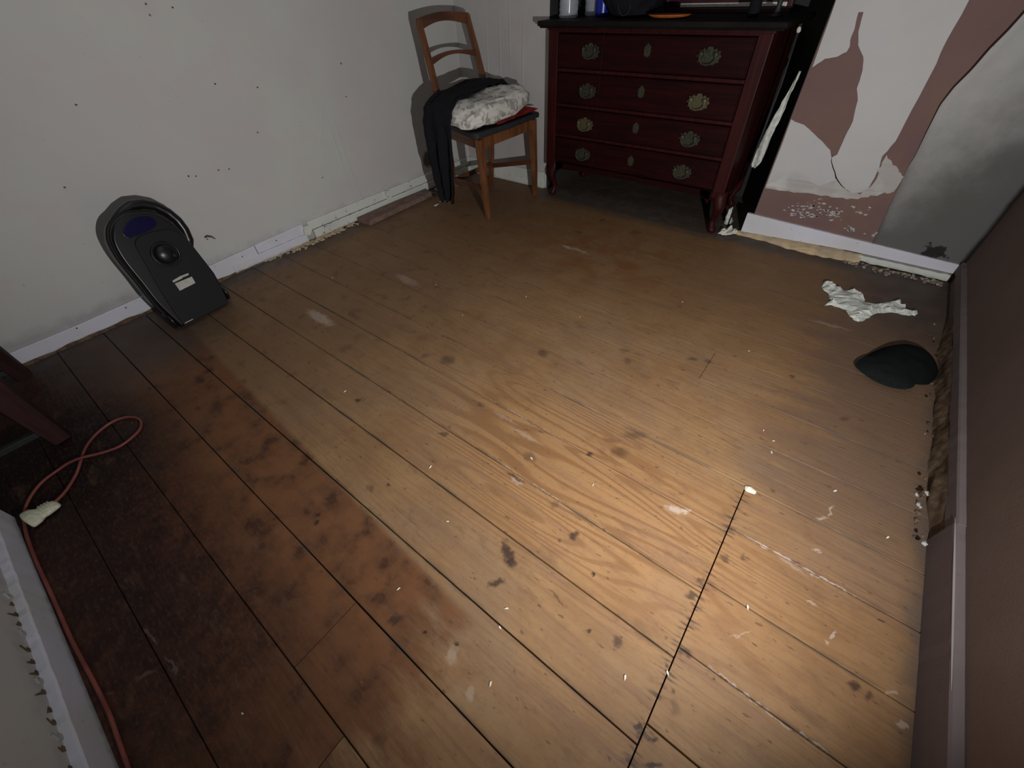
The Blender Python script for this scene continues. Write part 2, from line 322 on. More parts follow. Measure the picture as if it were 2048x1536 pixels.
def mold_right(s, c, p):
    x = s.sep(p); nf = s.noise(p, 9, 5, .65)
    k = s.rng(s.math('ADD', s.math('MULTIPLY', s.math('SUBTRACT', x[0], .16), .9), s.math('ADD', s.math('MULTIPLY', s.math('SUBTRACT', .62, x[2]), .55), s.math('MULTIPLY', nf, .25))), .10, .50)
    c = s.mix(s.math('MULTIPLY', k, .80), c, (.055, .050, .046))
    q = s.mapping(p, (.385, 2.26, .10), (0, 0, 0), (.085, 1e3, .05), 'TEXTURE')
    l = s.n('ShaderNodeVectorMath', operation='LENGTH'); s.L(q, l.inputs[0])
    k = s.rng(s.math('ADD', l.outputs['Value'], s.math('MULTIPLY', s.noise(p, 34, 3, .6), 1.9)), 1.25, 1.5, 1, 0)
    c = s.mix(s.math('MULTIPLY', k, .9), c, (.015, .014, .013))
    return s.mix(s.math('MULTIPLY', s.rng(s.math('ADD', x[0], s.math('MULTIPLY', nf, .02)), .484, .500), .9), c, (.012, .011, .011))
def mold_alc(s, c, p):
    x = s.sep(p); nf = s.noise(p, 14, 5, .65)
    k = s.rng(s.math('ADD', x[2], s.math('MULTIPLY', nf, .16)), .40, .26)
    c = s.mix(s.math('MULTIPLY', k, .45), c, (.20, .18, .17))
    return c
M_WALL_L = wall_material('grey_wall_paint', (.56, .565, .53), (.53, .52, .505), (.56, .505, .50), .5, mold_left)
M_WALL_B = wall_material('pale_wall_paint_back', (.50, .49, .475), (.46, .445, .435), (.47, .42, .41), .4)
M_PAPER = wall_material('pale_wallpaper', (.56, .555, .545), (.52, .52, .50), (.52, .52, .56), .4, mold_alc, bump=.08)
M_PAPER_R = wall_material('mildewed_wallpaper', (.46, .46, .45), (.40, .40, .385), (.40, .36, .35), .4, mold_right, bump=.1)
M_MAUVE = wall_material('mauve_underpaint', (.200, .128, .115), (.180, .112, .106), (.215, .135, .100), .5)
M_PLASTER = wall_material('crumbling_plaster', (.60, .60, .57), (.50, .50, .47), (.40, .36, .34), .6, bump=.5)
M_RIGHT = wall_material('mauve_brown_wall', (.180, .132, .115), (.160, .116, .102), (.19, .138, .108), .5, bump=.2)
M_RTRIM = wall_material('mauve_trim_paint', (.17, .135, .135), (.15, .12, .12), (.18, .15, .14), .5)
M_RHILITE = wall_material('worn_trim_highlight', (.36, .33, .33), (.26, .24, .24), (.3, .28, .28), .5)
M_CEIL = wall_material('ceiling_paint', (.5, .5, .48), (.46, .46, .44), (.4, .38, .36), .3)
M_DARKW = wall_material('shaded_recess', (.045, .044, .042), (.03, .03, .029), (.05, .047, .044), .4)  # recess walls near black: their lack of light is put into the colour
M_RECESSB = wall_material('recess_plaster', (.30, .30, .29), (.24, .24, .23), (.2, .18, .17), .4)
def skirt_mat(name, c1, c2, chips):
    s = NT(name, .5, .35); p = s.pos(); n1 = s.noise(p, 6, 4); n2 = s.noise(p, 38, 5, .65)
    c = s.mix(s.rng(n1, .4, .65), c1, c2)
    c = s.mix(s.math('MULTIPLY', s.rng(n2, .63, .68), chips), c, (.10, .085, .07))
    z = s.sep(p)[2]; k = s.rng(s.math('ADD', z, s.math('MULTIPLY', n2, .03)), .032, .012)
    c = s.mix(s.math('MULTIPLY', k, .55), c, (.16, .14, .12))
    s.col(c); s.bump(n2, .25, .003); return s.m
M_SKIRT = skirt_mat('white_gloss_skirting', (.66, .66, .74), (.62, .62, .64), .25)
M_SKIRT_OLD = skirt_mat('chipped_white_skirting', (.66, .68, .62), (.58, .60, .55), .8)
M_FILL = simple('yellow_filler_foam', (.62, .46, .27), .85, .15, scale=22, bump=.5, c2=(.40, .33, .23))
M_RUBBLE = simple('plaster_rubble', (.42, .36, .28), .95, .1, scale=40, bump=.5, c2=(.14, .11, .08))
M_RUBBLE_D = simple('brown_rubble', (.17, .115, .075), .95, .1, scale=45, bump=.6, c2=(.08, .055, .035))
M_CRUMB = simple('white_crumb', (.85, .78, .66), .7, .3, scale=90)
M_TISSUE = simple('crumpled_tissue', (.74, .77, .70), .85, .15, scale=60, bump=.4, c2=(.55, .57, .52))
M_CHIP = simple('cream_paper', (.78, .77, .66), .8, .2, scale=40, bump=.2)
M_BLACK = simple('black_cloth', (.012, .012, .015), .9, .15, scale=120, bump=.5)
M_HAT = simple('black_green_felt', (.005, .006, .006), .95, .1, scale=160, bump=.5, c2=(.007, .009, .009))
M_HATB = simple('charcoal_felt', (.013, .016, .016), .9, .1, scale=160, bump=.5)
def wood(name, c1, c2, rough=.35, spec=.5, sc_=(3, 3, 40), coat=0):
    s = NT(name, rough, spec); o = s.objc()
    g = s.noise(s.mapping(o, sc_=sc_), 1.0, 5, .6, .4); n2 = s.noise(o, 5, 3)
    c = s.mix(s.rng(g, .35, .65), c1, c2); c = s.mix(s.math('MULTIPLY', s.rng(n2, .4, .7), .35), c, tuple(v*.6 for v in c2))
    s.col(c); s.bump(g, .08, .001)
    if coat: s.b.inputs['Coat Weight'].default_value = coat; s.b.inputs['Coat Roughness'].default_value = .2
    return s.m
M_CHAIR = wood('orange_brown_chair_wood', (.21, .085, .033), (.115, .042, .017), .38, .5, (30, 30, 5))
M_CHAIRD = wood('dark_chair_rail_wood', (.15, .05, .02), (.08, .025, .011), .4, .5, (6, 6, 40))
M_MAHOG = wood('dark_mahogany', (.024, .0025, .0026), (.012, .0014, .0016), .55, .12, (4, 4, 60))
M_MAHOGP = wood('mahogany_posts', (.045, .0050, .0046), (.024, .0028, .0028), .5, .22, (60, 60, 4))
M_MAHOGT = wood('dull_dresser_top', (.010, .009, .008), (.005, .0045, .004), .65, .15, (4, 60, 4))
M_TABLE = wood('dark_red_table_wood', (.045, .018, .017), (.028, .011, .011), .65, .15, (50, 50, 4))
M_BLOCK = simple('weathered_offcut', (.24, .16, .13), .85, .15, scale=25, bump=.3, c2=(.17, .11, .09))
M_BRASS = simple('tarnished_brass', (.075, .078, .05), .6, .4, .5, scale=200, c2=(.03, .032, .02))
M_BRASSB = simple('brighter_brass', (.13, .115, .06), .55, .4, .5, scale=200, c2=(.10, .09, .05))
M_VINYL = simple('charcoal_vinyl', (.030, .033, .034), .55, .35, scale=80)
M_VAC = simple('black_plastic', (.006, .0062, .0068), .33, .5, scale=300, c2=(.010, .010, .011))
M_VACP = simple('matte_black_plastic', (.0085, .0088, .009), .6, .25, scale=300, c2=(.010, .010, .011))
M_VACB = simple('navy_gloss_plastic', (.006, .006, .05), .2, .6, scale=50)
M_HOSE = simple('black_rubber_hose', (.012, .012, .013), .28, .5, scale=50)
M_STICK = simple('silver_sticker', (.50, .50, .44), .5, .4, scale=60, c2=(.40, .40, .35))
M_CABLE = simple('orange_red_cable', (.27, .080, .058), .5, .25, scale=14, c2=(.17, .045, .040))
M_PLUG = simple('cream_plug_plastic', (.72, .72, .55), .5, .4, scale=90, c2=(.55, .55, .40))
M_RED = simple('red_patterned_cloth', (.42, .010, .018), .85, .15, scale=17, c2=(.50, .07, .06))
M_ORANGE = simple('orange_dish', (.55, .16, .03), .35, .5, scale=30)
M_BLUE = simple('blue_plastic', (.005, .02, .32), .3, .5, scale=20)
M_FRAME = simple('maroon_frame', (.05, .012, .02), .45, .4, scale=30)
M_CLEAR = NT('clear_plastic', .18, .6); M_CLEAR.b.inputs['Transmission Weight'].default_value = .65
M_CLEAR.b.inputs['Base Color'].default_value = (.80, .83, .90, 1); M_CLEAR.b.inputs['IOR'].default_value = 1.3; M_CLEAR = M_CLEAR.m
def cushion_mat():
    s = NT('leaf_print_fabric', .8, .2); o = s.objc()
    w_ = s.noise(o, 9, 2, .5, out=1)
    a = s.n('ShaderNodeVectorMath', operation='MULTIPLY_ADD'); s.L(w_, a.inputs[0]); a.inputs[1].default_value = (.10, .10, .10); s.L(o, a.inputs[2])
    v = s.vor(s.mapping(a.outputs[0], sc_=(13, 24, 13)), 1.0); e = s.vor(s.mapping(a.outputs[0], sc_=(13, 24, 13)), 1.0, 'DISTANCE_TO_EDGE')
    k = s.math('MULTIPLY', s.rng(e, .05, .12), s.rng(s.noise(o, 18, 2), .42, .52))
    s.col(s.mix(s.math('MULTIPLY', k, .75), (.66, .64, .58), (.25, .245, .225)))
    s.bump(s.noise(o, 25, 3), .4, .004); return s.m
M_CUSH = cushion_mat()

# ---------------------------------------------------------------- the room
XL, XR, YB, YN = -2.17, .494, 2.265, -.435
floor = thing('floor', (0, 0, 0), kind='structure')
b = N(); box(b, (-2.4, -1.2, -.06), (.75, 2.85, -.022)); obj('subfloor', b, M_GAP, floor)
seams = [-1.1, -.94, -.785, -.63, -.47, -.312, -.15, .002, .157, .319, .468, .637, .79, .95, 1.11, 1.27, 1.43, 1.61, 1.79, 1.975, 2.14, 2.30, 2.46, 2.62, 2.78]
seamsR = [-.29, -.13, .03, .194, .342, .496, .652, .79]
def plank(x0, x1, y0, y1):
    far = min(1, max(0, (y0-.6)/.6)); g = random.uniform(.0002, .0007)*(1-.6*far); zt = random.uniform(-.0012, 0)*(1-far)
    vs = []
    b = N(); e = .0014*(1-.6*far)
    n = 8
    def edge(y, sgn):   # slightly wandering long edge
        return [(x0 + (x1-x0)*i/n, y + sgn*(g + .0007*(1-far)*(1+nz(x0+(x1-x0)*i/n*3, y*7, 2)))) for i in range(n+1)]
    A = edge(y0, 1); B = edge(y1, -1)
    rings = []
    for (xa, ya), (xb, yb) in zip(A, B):
        rings.append([(xa, ya, -.021), (xa, ya, zt-e), (xa, ya+e, zt), (xb, yb-e, zt), (xb, yb, zt-e), (xb, yb, -.021)])
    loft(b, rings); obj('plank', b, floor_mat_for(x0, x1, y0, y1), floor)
for i in range(len(seams)-1):
    y0, y1 = seams[i], seams[i+1]
    if y1 <= .80 and y0 > -.32:
        cuts = [-2.38]
        if i == 6: cuts.append(-.478)
        if i == 5: cuts.append(-.312)
        cuts.append(.1075)
        for a, c in zip(cuts[:-1], cuts[1:]): plank(a+.0008, c-.0008, y0, y1)
    elif y1 <= -.3: plank(-2.38, .1075, y0, y1)
    else:
        c = {12: .55, 14: -.13, 17: -.9, 19: .0}.get(i)
        plank(-2.38, c or .72, y0, y1)
        if c and c < .5: plank(c+.0015, .72, y0, y1)
for y0, y1 in zip(seamsR[:-1], seamsR[1:]): plank(.1095, .72, y0, y1)
plank(.1095, .72, -1.1, -.29)

b = N(); box(b, (XL-.1, -1.2, -.05), (XL, 2.9, 2.4)); wl = tag(obj('wall_left', b, M_WALL_L), kind='structure')
# wall_back: two piers and a recess between them
b = N(); RX0, RX1, RY = -1.523, -.306, 2.74
box(b, (XL, YB, -.05), (RX0, YB+.62, 2.4)); wb = tag(obj('wall_back', b, M_WALL_B), kind='structure')
b = N(); box(b, (RX1, YB, -.05), (.62, YB+.62, 2.4)); pier = obj('pier', b, M_MAUVE, wb)
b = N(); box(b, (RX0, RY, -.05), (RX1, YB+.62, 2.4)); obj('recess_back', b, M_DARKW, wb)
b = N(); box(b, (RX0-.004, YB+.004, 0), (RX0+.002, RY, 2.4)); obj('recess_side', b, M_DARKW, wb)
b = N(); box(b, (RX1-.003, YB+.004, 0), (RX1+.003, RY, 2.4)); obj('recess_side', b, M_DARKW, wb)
b = N(); box(b, (XR, -1.2, -.05), (XR+.12, 2.4, 2.4)); wr = tag(obj('wall_right', b, M_RIGHT), kind='structure')
b = N(); box(b, (-1.385, YN-.8, -.05), (XR, YN, 2.4)); wn = tag(obj('wall_near', b, M_WALL_L), kind='structure')
b = N(); box(b, (XL, -1.3, -.05), (-1.385, -1.15, 2.4)); tag(obj('wall_recess', b, M_DARKW), kind='structure')
b = N(); box(b, (-2.4, -1.3, 2.4), (.75, 2.95, 2.5)); tag(obj('ceiling', b, M_CEIL), kind='structure')

# wallpaper still clinging to the right pier, in sheets with real edges
fy = lambda u, v, t: (u, YB - t, v)
def sheet(name, out, mat, t, label=None, curl=None):
    b = N(); prism(b, out, fy, -.0005, t); return obj(name, b, mat, wb, label=label)
sheet('wallpaper_sheet', jag([(-0.3058,2.38),(-0.3058,1.3),(-0.3058,0.9),(-0.2981,0.666),(-0.2948,0.6691),(-0.2662,0.6938),(-0.231,0.7007),(-0.2067,0.7156),(-0.2053,0.7322),(-0.2137,0.7565),(-0.2117,0.7778),(-0.2206,0.809),(-0.2216,0.8232),(-0.2076,0.8242),(-0.2036,0.8039),(-0.1975,0.7727),(-0.1809,0.7355),(-0.1644,0.7184),(-0.1494,0.7034),(-0.1346,0.6702),(-0.129,0.6357),(-0.1258,0.6121),(-0.106,0.577),(-0.0908,0.5084),(-0.0921,0.4546),(-0.0903,0.3914),(-0.1027,0.3802),(-0.0979,0.3647),(-0.0685,0.3278),(-0.0391,0.2943),(-0.0078,0.2725),(0.0259,0.2606),(0.0504,0.2676),(0.0686,0.2864),(0.0683,0.3277),(0.0667,0.3639),(0.056,0.4046),(0.0635,0.4296),(0.0711,0.4606),(0.0691,0.5607),(0.0667,0.6631),(0.0598,0.751),(0.0597,0.8498),(0.0023,2.38)], .0022), M_PAPER, .0045, 'large torn pale wallpaper sheet')
sheet('plaster_patch', jag([(-0.3021,0.4931),(-0.2489,0.4789),(-0.2123,0.4604),(-0.1639,0.4307),(-0.1201,0.4033),(-0.1047,0.3799),(-0.0979,0.3647),(-0.0685,0.3278),(-0.0361,0.2909),(-0.0692,0.2812),(-0.0899,0.2616),(-0.1225,0.2679),(-0.1636,0.2565),(-0.2027,0.2371),(-0.2448,0.2209),(-0.3016,0.2217)], .0025), M_PAPER, .0018, 'rounded pale plaster patch')
def rough_patch(name, out, t, label, seed=0, mat=None):
    b = N(); o2 = jag(out, .010, 4, seed); prism(b, o2, fy, -.0005, t)
    for v in b.verts:
        if v.co.y < YB - t*.5: v.co.y -= .003*nz(v.co.x*50, v.co.z*50, seed)
    return obj(name, b, mat or M_PLASTER, wb, label=label)
rough_patch('plaster_smear', [(-0.3044,0.2358),(-0.2436,0.2796),(-0.1643,0.2767),(-0.1086,0.2703),(-0.0407,0.2979),(0.0021,0.2664),(0.0528,0.2625),(0.0802,0.3036),(0.0724,0.3719),(0.1264,0.359),(0.1539,0.3456),(0.148,0.2858),(0.1053,0.2663),(0.0498,0.2398),(-0.019,0.2344),(-0.0923,0.2326),(-0.1669,0.2269),(-0.2448,0.2209)], .0030, 'crumbled white plaster smear')
rough_patch('plaster_smear', [(0.0658,0.4128),(0.1164,0.3786),(0.1539,0.3456),(0.1521,0.2904),(0.0992,0.3182),(0.067,0.3567)], .0042, 'white blown plaster lump', 5)
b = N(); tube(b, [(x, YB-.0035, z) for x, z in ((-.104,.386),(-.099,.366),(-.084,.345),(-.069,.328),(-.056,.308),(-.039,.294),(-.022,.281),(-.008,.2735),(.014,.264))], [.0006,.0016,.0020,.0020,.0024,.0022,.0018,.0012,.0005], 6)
obj('edge_shade', b, M_GAP, wb, smooth=True)  # dark strip modelled in place of the shadow under the lifted sheet edge
b = N(); ST = [(-0.0911,0.1909),(-0.1133,0.1454),(-0.0871,0.1396),(-0.022,0.1755),(0.0004,0.159),(-0.0513,0.1736),(0.0829,0.1996),(-0.1132,0.1735),(0.0087,0.1736),(0.0723,0.1235),(0.1638,0.1197),(-0.1415,0.1456)]
for k in range(150):
    u, v = random.choice(ST); u += random.gauss(0, .018); v += random.gauss(0, .010)
    if not (.108 < v < .222): continue
    L = random.uniform(.0012, .009); h = L*random.uniform(.25, .6); q = random.uniform(-.5, .7)
    prism(b, [(u + L*math.cos(a)*(1+.5*nz(k, a, 1)), v + h*math.sin(a)*(1+.5*nz(k, a, 2)) + q*L*math.cos(a)*.5) for a in [i*math.pi/3 for i in range(6)]], fy, -.0005, .0015)
tag(obj('plaster_flecks', b, M_PLASTER, wb, label='white plaster flecks on the mauve strip above the skirting'), kind='stuff')
SR = [(0.1812,0.1128),(0.1652,0.2393),(0.1551,0.3458),(0.1506,0.3838),(0.1518,0.4213),(0.1439,0.5009),(0.1372,0.5839),(0.1457,0.6349),(0.1634,0.6835),(0.1758,0.7364),(0.1917,0.7792),(0.2035,0.8218)]
b = N()   # right-hand sheet: its upper left edge has peeled away and curls off the wall
out = [(x, z) for x, z in SR]
rows = 26; zt = 2.38
def edge_x(z):
    if z >= SR[-1][1]:
        t = (z-SR[-1][1])/(zt-SR[-1][1]); return SR[-1][0] + t*.20
    for (xa, za), (xb, zb) in zip(SR[:-1], SR[1:]):
        if za <= z <= zb: return xa + (xb-xa)*(z-za)/(zb-za)
    return SR[0][0]
def shf(i, j):
    z = .06 + (.855-.06)*i/.9 if i <= .9 else .855 + (i-.9)/.1*(zt-.855)
    x0 = edge_x(z); x = x0 + (XR-.001-x0)*j
    curl = max(0, min(1, (z-.36)/.35)); d = (x-x0)
    off = .003 + curl*.030*math.exp(-d/.035) + .0015*nz(x*9, z*9, 1)
    return (x, YB-off, z)
grid(b, 60, 14, shf)
pr_ = obj('wallpaper_sheet', b, M_PAPER_R, wb, smooth=True, label='grey mildewed wallpaper sheet peeling along one edge')
pr_.modifiers.new('s', 'SOLIDIFY').thickness = .0016

# marks and creases on the left wall (flaked paint, a scratch): tiny real chips
for k, (y, z) in enumerate([(0.5295,0.1817),(0.7083,0.4199),(0.7501,0.4128),(1.0088,0.6664),(0.8478,0.7012),(0.3875,0.7083),(1.4459,0.6973),(1.4246,0.5693),(0.9321,0.5143),(0.2134,0.4951),(0.8214,0.9273),(0.7434,0.9402),(0.739,0.9123),(1.159,0.2638),(0.6157,0.4214),(0.5898,0.4286)]):
    r0 = .0035 if k else .004
    b = N(); o = [(y + r0*random.uniform(.5, 1.5)*math.cos(a), z + r0*random.uniform(.4, 1.2)*math.sin(a)) for a in [i*math.pi/4 for i in range(8)]]
    prism(b, o, lambda u, v, t: (XL+t, u, v), 0, .0012); obj('paint_chip', b, M_RUBBLE_D, wl)
b = N(); prism(b, [(.522,.196),(.535,.199),(.552,.188),(.560,.172),(.556,.171),(.546,.183),(.532,.190),(.523,.188)], lambda u, v, t: (XL+t, u, v), 0, .003); obj('scrape', b, M_RUBBLE_D, wl)
for cr in [[(1.2875,0.5465),(1.2038,0.4033),(1.1979,0.2105)],[(1.2859,0.5158),(1.29,0.3607),(1.2961,0.1738)],[(1.3208,0.4882),(1.3241,0.3291),(1.3479,0.1123)]]:
    b = N(); P = [Vector((XL+.0008, y, z)) for y, z in cr]; pts = []
    for a, c in zip(P[:-1], P[1:]): pts += [a.lerp(c, i/5) for i in range(5)]
    pts.append(P[-1]); tube(b, pts, [.0006+.0022*math.sin(math.pi*i/(len(pts)-1)) for i in range(len(pts))], 6)
    obj('crease', b, M_WALL_L, wl, smooth=True)
for (x0, z0, x1, z1) in ((-1.96,.20,-1.93,.95), (-1.86,.30,-1.84,.95), (-1.78,.55,-1.77,.95), (-1.70,.35,-1.68,.9)):
    b = N(); tube(b, [(x0+(x1-x0)*i/12+.006*nz(i*.4, x0), YB-.0005, z0+(z1-z0)*i/12) for i in range(13)], [.0005+.0035*math.sin(math.pi*i/12) for i in range(13)], 6)
    obj('crease', b, M_WALL_B, wb, smooth=True)

# skirting boards -------------------------------------------------
def run(name, axis, base, s0, s1, hfun, t, mat, parent, zlo=0.0, n=40, jagt=.0015, sgn=1, label=None, zlofun=None):
    """board along y (axis 0) or x (axis 1) standing off the wall by t"""
    b = N(); rings = []
    for i in range(n+1):
        q = s0 + (s1-s0)*i/n; h = hfun(q) + jagt*nz(q*40, 1); tt = t + .0008*nz(q*30, 4)
        z0 = zlo if zlofun is None else zlofun(q)
        prof = [(0, z0), (tt, z0), (tt, h-.004), (tt-.003, h), (0, h)]
        rings.append([((base + sgn*o, q, z) if axis == 0 else (q, base + sgn*o, z)) for o, z in prof])
    loft(b, rings); return obj(name, b, mat, parent, label=label)
bl = thing('baseboard_left', (XL, 0, 0), kind='structure')
h_l = lambda y: .060 if y < -.03 else .060 + min(1, (y+.03)/1.0)*.035
run('board', 0, XL, -1.1, .69, h_l, .014, M_SKIRT, bl, n=80, label='smooth white skirting length')
run('board', 0, XL, .695, .955, lambda y: h_l(y)+.001, .012, M_SKIRT, bl, zlo=.045, n=20)
run('lower_moulding', 0, XL, .56, .955, lambda y: .044, .019, M_SKIRT, bl, n=24, jagt=.003)
run('board', 0, XL, .985, 1.50, h_l, .013, M_SKIRT_OLD, bl, zlo=.052, n=34, jagt=.004, label='chipped old skirting length')
run('lower_moulding', 0, XL, 1.0, 2.25, lambda y: .048, .021, M_SKIRT_OLD, bl, zlofun=lambda y: .004+.008*abs(nz(y*14, 8)), n=70, jagt=.006)
run('board', 0, XL, 1.53, 2.25, h_l, .017, M_SKIRT_OLD, bl, zlo=.052, n=34, jagt=.004, label='chipped old skirting length')
b = N(); prism(b, jag([(.945,.04),(.975,.036),(.99,.06),(.985,.082),(.958,.086),(.948,.07)], .003), lambda u, v, t: (XL+t, u, v), 0, .026); obj('skirting_chip', b, M_SKIRT_OLD, bl)
b = N(); prism(b, jag([(1.50,.05),(1.53,.047),(1.532,.09),(1.505,.098)], .003), lambda u, v, t: (XL+t, u, v), 0, .030); obj('skirting_chip', b, M_SKIRT_OLD, bl)
for y in (-.05, .12, .3, .62, .8, 1.06, 1.15, 1.24, 1.42, 1.62, 1.75, 1.85):
    z = random.choice((.062, .07, .052)) ; b = N(); lathe(b, [(.0001, .0), (.0028, .0), (.0028, .0010), (.0001, .0011)], (XL+.0135 if y > .96 or y < .5 else XL+.0135, y, z), 8, 'X'); obj('nail_hole', b, M_GAP, bl)
run('board', 1, YB, XL+.02, RX0-.004, lambda x: .094, .016, M_SKIRT_OLD, thing('baseboard_back', (-1.8, YB, 0), kind='structure'), n=40, jagt=.003, sgn=-1, zlo=.004)
run('lower_moulding', 1, YB, XL+.03, RX0-.008, lambda x: .045, .022, M_SKIRT_OLD, bpy.data.objects['baseboard_back'], n=40, jagt=.004, sgn=-1, zlo=.002)
br = thing('baseboard_alcove', (0, YB, 0), kind='structure'); br.name = 'baseboard_right_pier'; ORG[br.name] = Vector((0, YB, 0))
hb = lambda x: .103 - (x+.33)/.78*.029
lo_b = lambda x: .014 + min(1, max(0, (x+.33)/.45))*.022
run('board', 1, YB, -.334, .480, hb, .016, M_SKIRT, br, sgn=-1, n=60, jagt=.001, zlofun=lo_b, label='plain white board')
run('lower_moulding', 1, YB, .165, .478, lambda x: .029, .026, M_SKIRT_OLD, br, sgn=-1, n=30, jagt=.004, zlofun=lambda x: .006+.006*nz(x*25, 3))
b = N()
def fill(i, j):
    x = -.345 + .52*i; a = j*math.pi*.55
    w_ = (.020 + .024*math.sin(math.pi*min(1, max(0, (i-.25)/.75)))) * (1+.5*nz(x*22, j*3, 2))
    return (x, YB - .014 - w_*math.sin(a)*1.1, max(.0, (.014+.018*min(1, i*1.3))*math.cos(a)*(1+.2*nz(x*30, j*2, 7))))
grid(b, 60, 8, fill); obj('filler_strip', b, M_FILL, br, smooth=True, label='bulging yellow filler under the white board')
bn = thing('baseboard_near', (-.5, YN, 0), kind='structure')
run('board', 1, YN, -1.375, XR, lambda x: .073 + .0025*nz(x*11, 2), .016, M_SKIRT, bn, n=120, jagt=.003)
# torn wallpaper lips just above the near skirting
for k in range(15):
    x = -1.03 + k*.030 + random.uniform(-.008, .008); L = random.uniform(.004, .020); q = random.uniform(-.012, .012)
    o = [(x, .070), (x+.004, .082), (x+q, .08+L), (x+q-.003, .08+L*.8), (x-.003, .082), (x-.010, .079), (x-.008, .072)]
    b = N(); prism(b, o, lambda u, v, t: (u, YN+t, v), 0, .0008 if k % 4 else .003); obj('paper_tear', b, M_RUBBLE_D if k % 4 else M_PAPER, wn)
bt = thing('baseboard_right', (XR, 1, 0), kind='structure')
run('board', 0, XR, .2, .885, lambda y: .088, .018, M_RTRIM, bt, sgn=-1, n=30, jagt=.001)
run('board', 0, XR, .885, 2.24, lambda y: .090, .015, M_RTRIM, bt, sgn=-1, n=50, jagt=.0015, zlofun=lambda y: .052+.006*nz(y*20, 2))
b = N(); tube(b, [(XR-.0168, .52+.02*i, .0868) for i in range(20)], [.0004+.0016*math.sin(math.pi*i/19)**.5 for i in range(20)], 6); obj('worn_edge_highlight', b, M_RHILITE, bt, label='pale highlight painted along the worn top edge')  # pale bead: highlight of the bevel facing the lamp, put in as colour
b = N()
def rgh(i, j):
    y = .83 + 1.08*i; e = min(1, 6*i, 6*(1-i)); k = nz(y*11, j*2, 3); k2 = nz(y*60, j*7, 5)
    return (XR - .008 - (.016 + .010*k + .0025*k2)*e*(1-.5*j), y, .058*j + .004*k2 - .002)
grid(b, 150, 6, rgh); obj('broken_plaster', b, M_RUBBLE_D, bt, smooth=True, label='rough brown plaster where the skirting has broken away')
for k in range(34):
    y = random.choice((random.uniform(.84, 1.9), random.uniform(.84, 1.02))); r_ = random.uniform(.0015, .006)
    b = N(); blob(b, (XR-.03-random.uniform(0, .016), y, r_*.5+random.choice((0, 0, .03))), (r_, r_*1.3, r_*.7), .35, 1.5, k, 1); obj('plaster_lump', b, M_CEIL if k % 5 == 0 else M_RUBBLE_D, bt)

# rubble along the left skirting and the corners
def scatter(name, n, fn, mats, label, cat='rubble'):
    b = N()
    for k in range(n):
        x, y, r_ = fn(k); blob(b, (x, y, r_*.35), (r_, r_*random.uniform(.6, 1.4), r_*random.uniform(.4, .7)), .4, 1.4, k*1.7, 1)
    o = obj(name, b, mats, base=(fn(0)[0], fn(0)[1], 0)); return tag(o, label, cat, kind='stuff')
scatter('plaster_rubble', 260, lambda k: (XL+.022+abs(random.gauss(0, .016)), min(1.24, random.gauss(1.0, .12)), random.uniform(.002, .011)), M_FILL, 'yellowish crumbled plaster heaped against the left skirting')
scatter('plaster_rubble', 110, lambda k: (XL+.03+random.uniform(0, .13), 1.80+random.uniform(0, .2), random.uniform(.002, .010)), M_RUBBLE, 'grey plaster crumbs in the corner behind the chair')
scatter('plaster_rubble', 120, lambda k: (.12+random.uniform(0, .35), YB-.035-abs(random.gauss(0, .022)), random.uniform(.002, .009)), M_RUBBLE, 'grey crumbs below the right pier skirting')
scatter('floor_dust', 150, lambda k: (random.uniform(-1.40, -.5), random.uniform(2.2, 2.5), random.uniform(.0006, .0022)), M_RUBBLE_D, 'grey dust and grit under the chest of drawers', 'dust')
b = N()
def rim(i, j):
    y = -1.0 + 1.7*i; k = nz(y*16, 2); return (XL+.013+(.012+.010*k)*j, y, .010*(1-j)*(1+k))
grid(b, 90, 3, rim); tag(obj('dirt_line', b, M_RUBBLE_D), 'line of grey dirt along the foot of the left skirting', 'dirt', kind='stuff')

# ---------------------------------------------------------------- chest of drawers
DX0, DX1, DYF, DYB = -1.466, -.452, 2.18, 2.60
ch = thing('chest_of_drawers', (-.96, 2.4, 0), 'dark mahogany chest of four long drawers with brass handles on curved legs', 'chest of drawers')
b = N(); box(b, (DX0+.012, DYF+.022, .19), (DX1-.012, DYB, .775)); obj('carcass', b, M_MAHOG, ch)
for s_, x in ((1, DX0), (-1, DX1)):
    b = N(); w_ = .055
    box(b, (min(x, x+s_*w_), DYF-.003, .165), (max(x, x+s_*w_), DYB-.002, .78)); obj('corner_post', b, M_MAHOGP, ch, bevel=.004)
zb = [.190, .330, .470, .618, .768]
b = N(); box(b, (DX0+.055, DYF+.003, .762), (DX1-.055, DYF+.03, .785)); obj('rail', b, M_MAHOGP, ch, bevel=.002)
for z in zb[1:4]:
    b = N(); box(b, (DX0+.055, DYF+.005, z-.007), (DX1-.055, DYF+.03, z+.007)); obj('rail', b, M_MAHOGP, ch, bevel=.002)
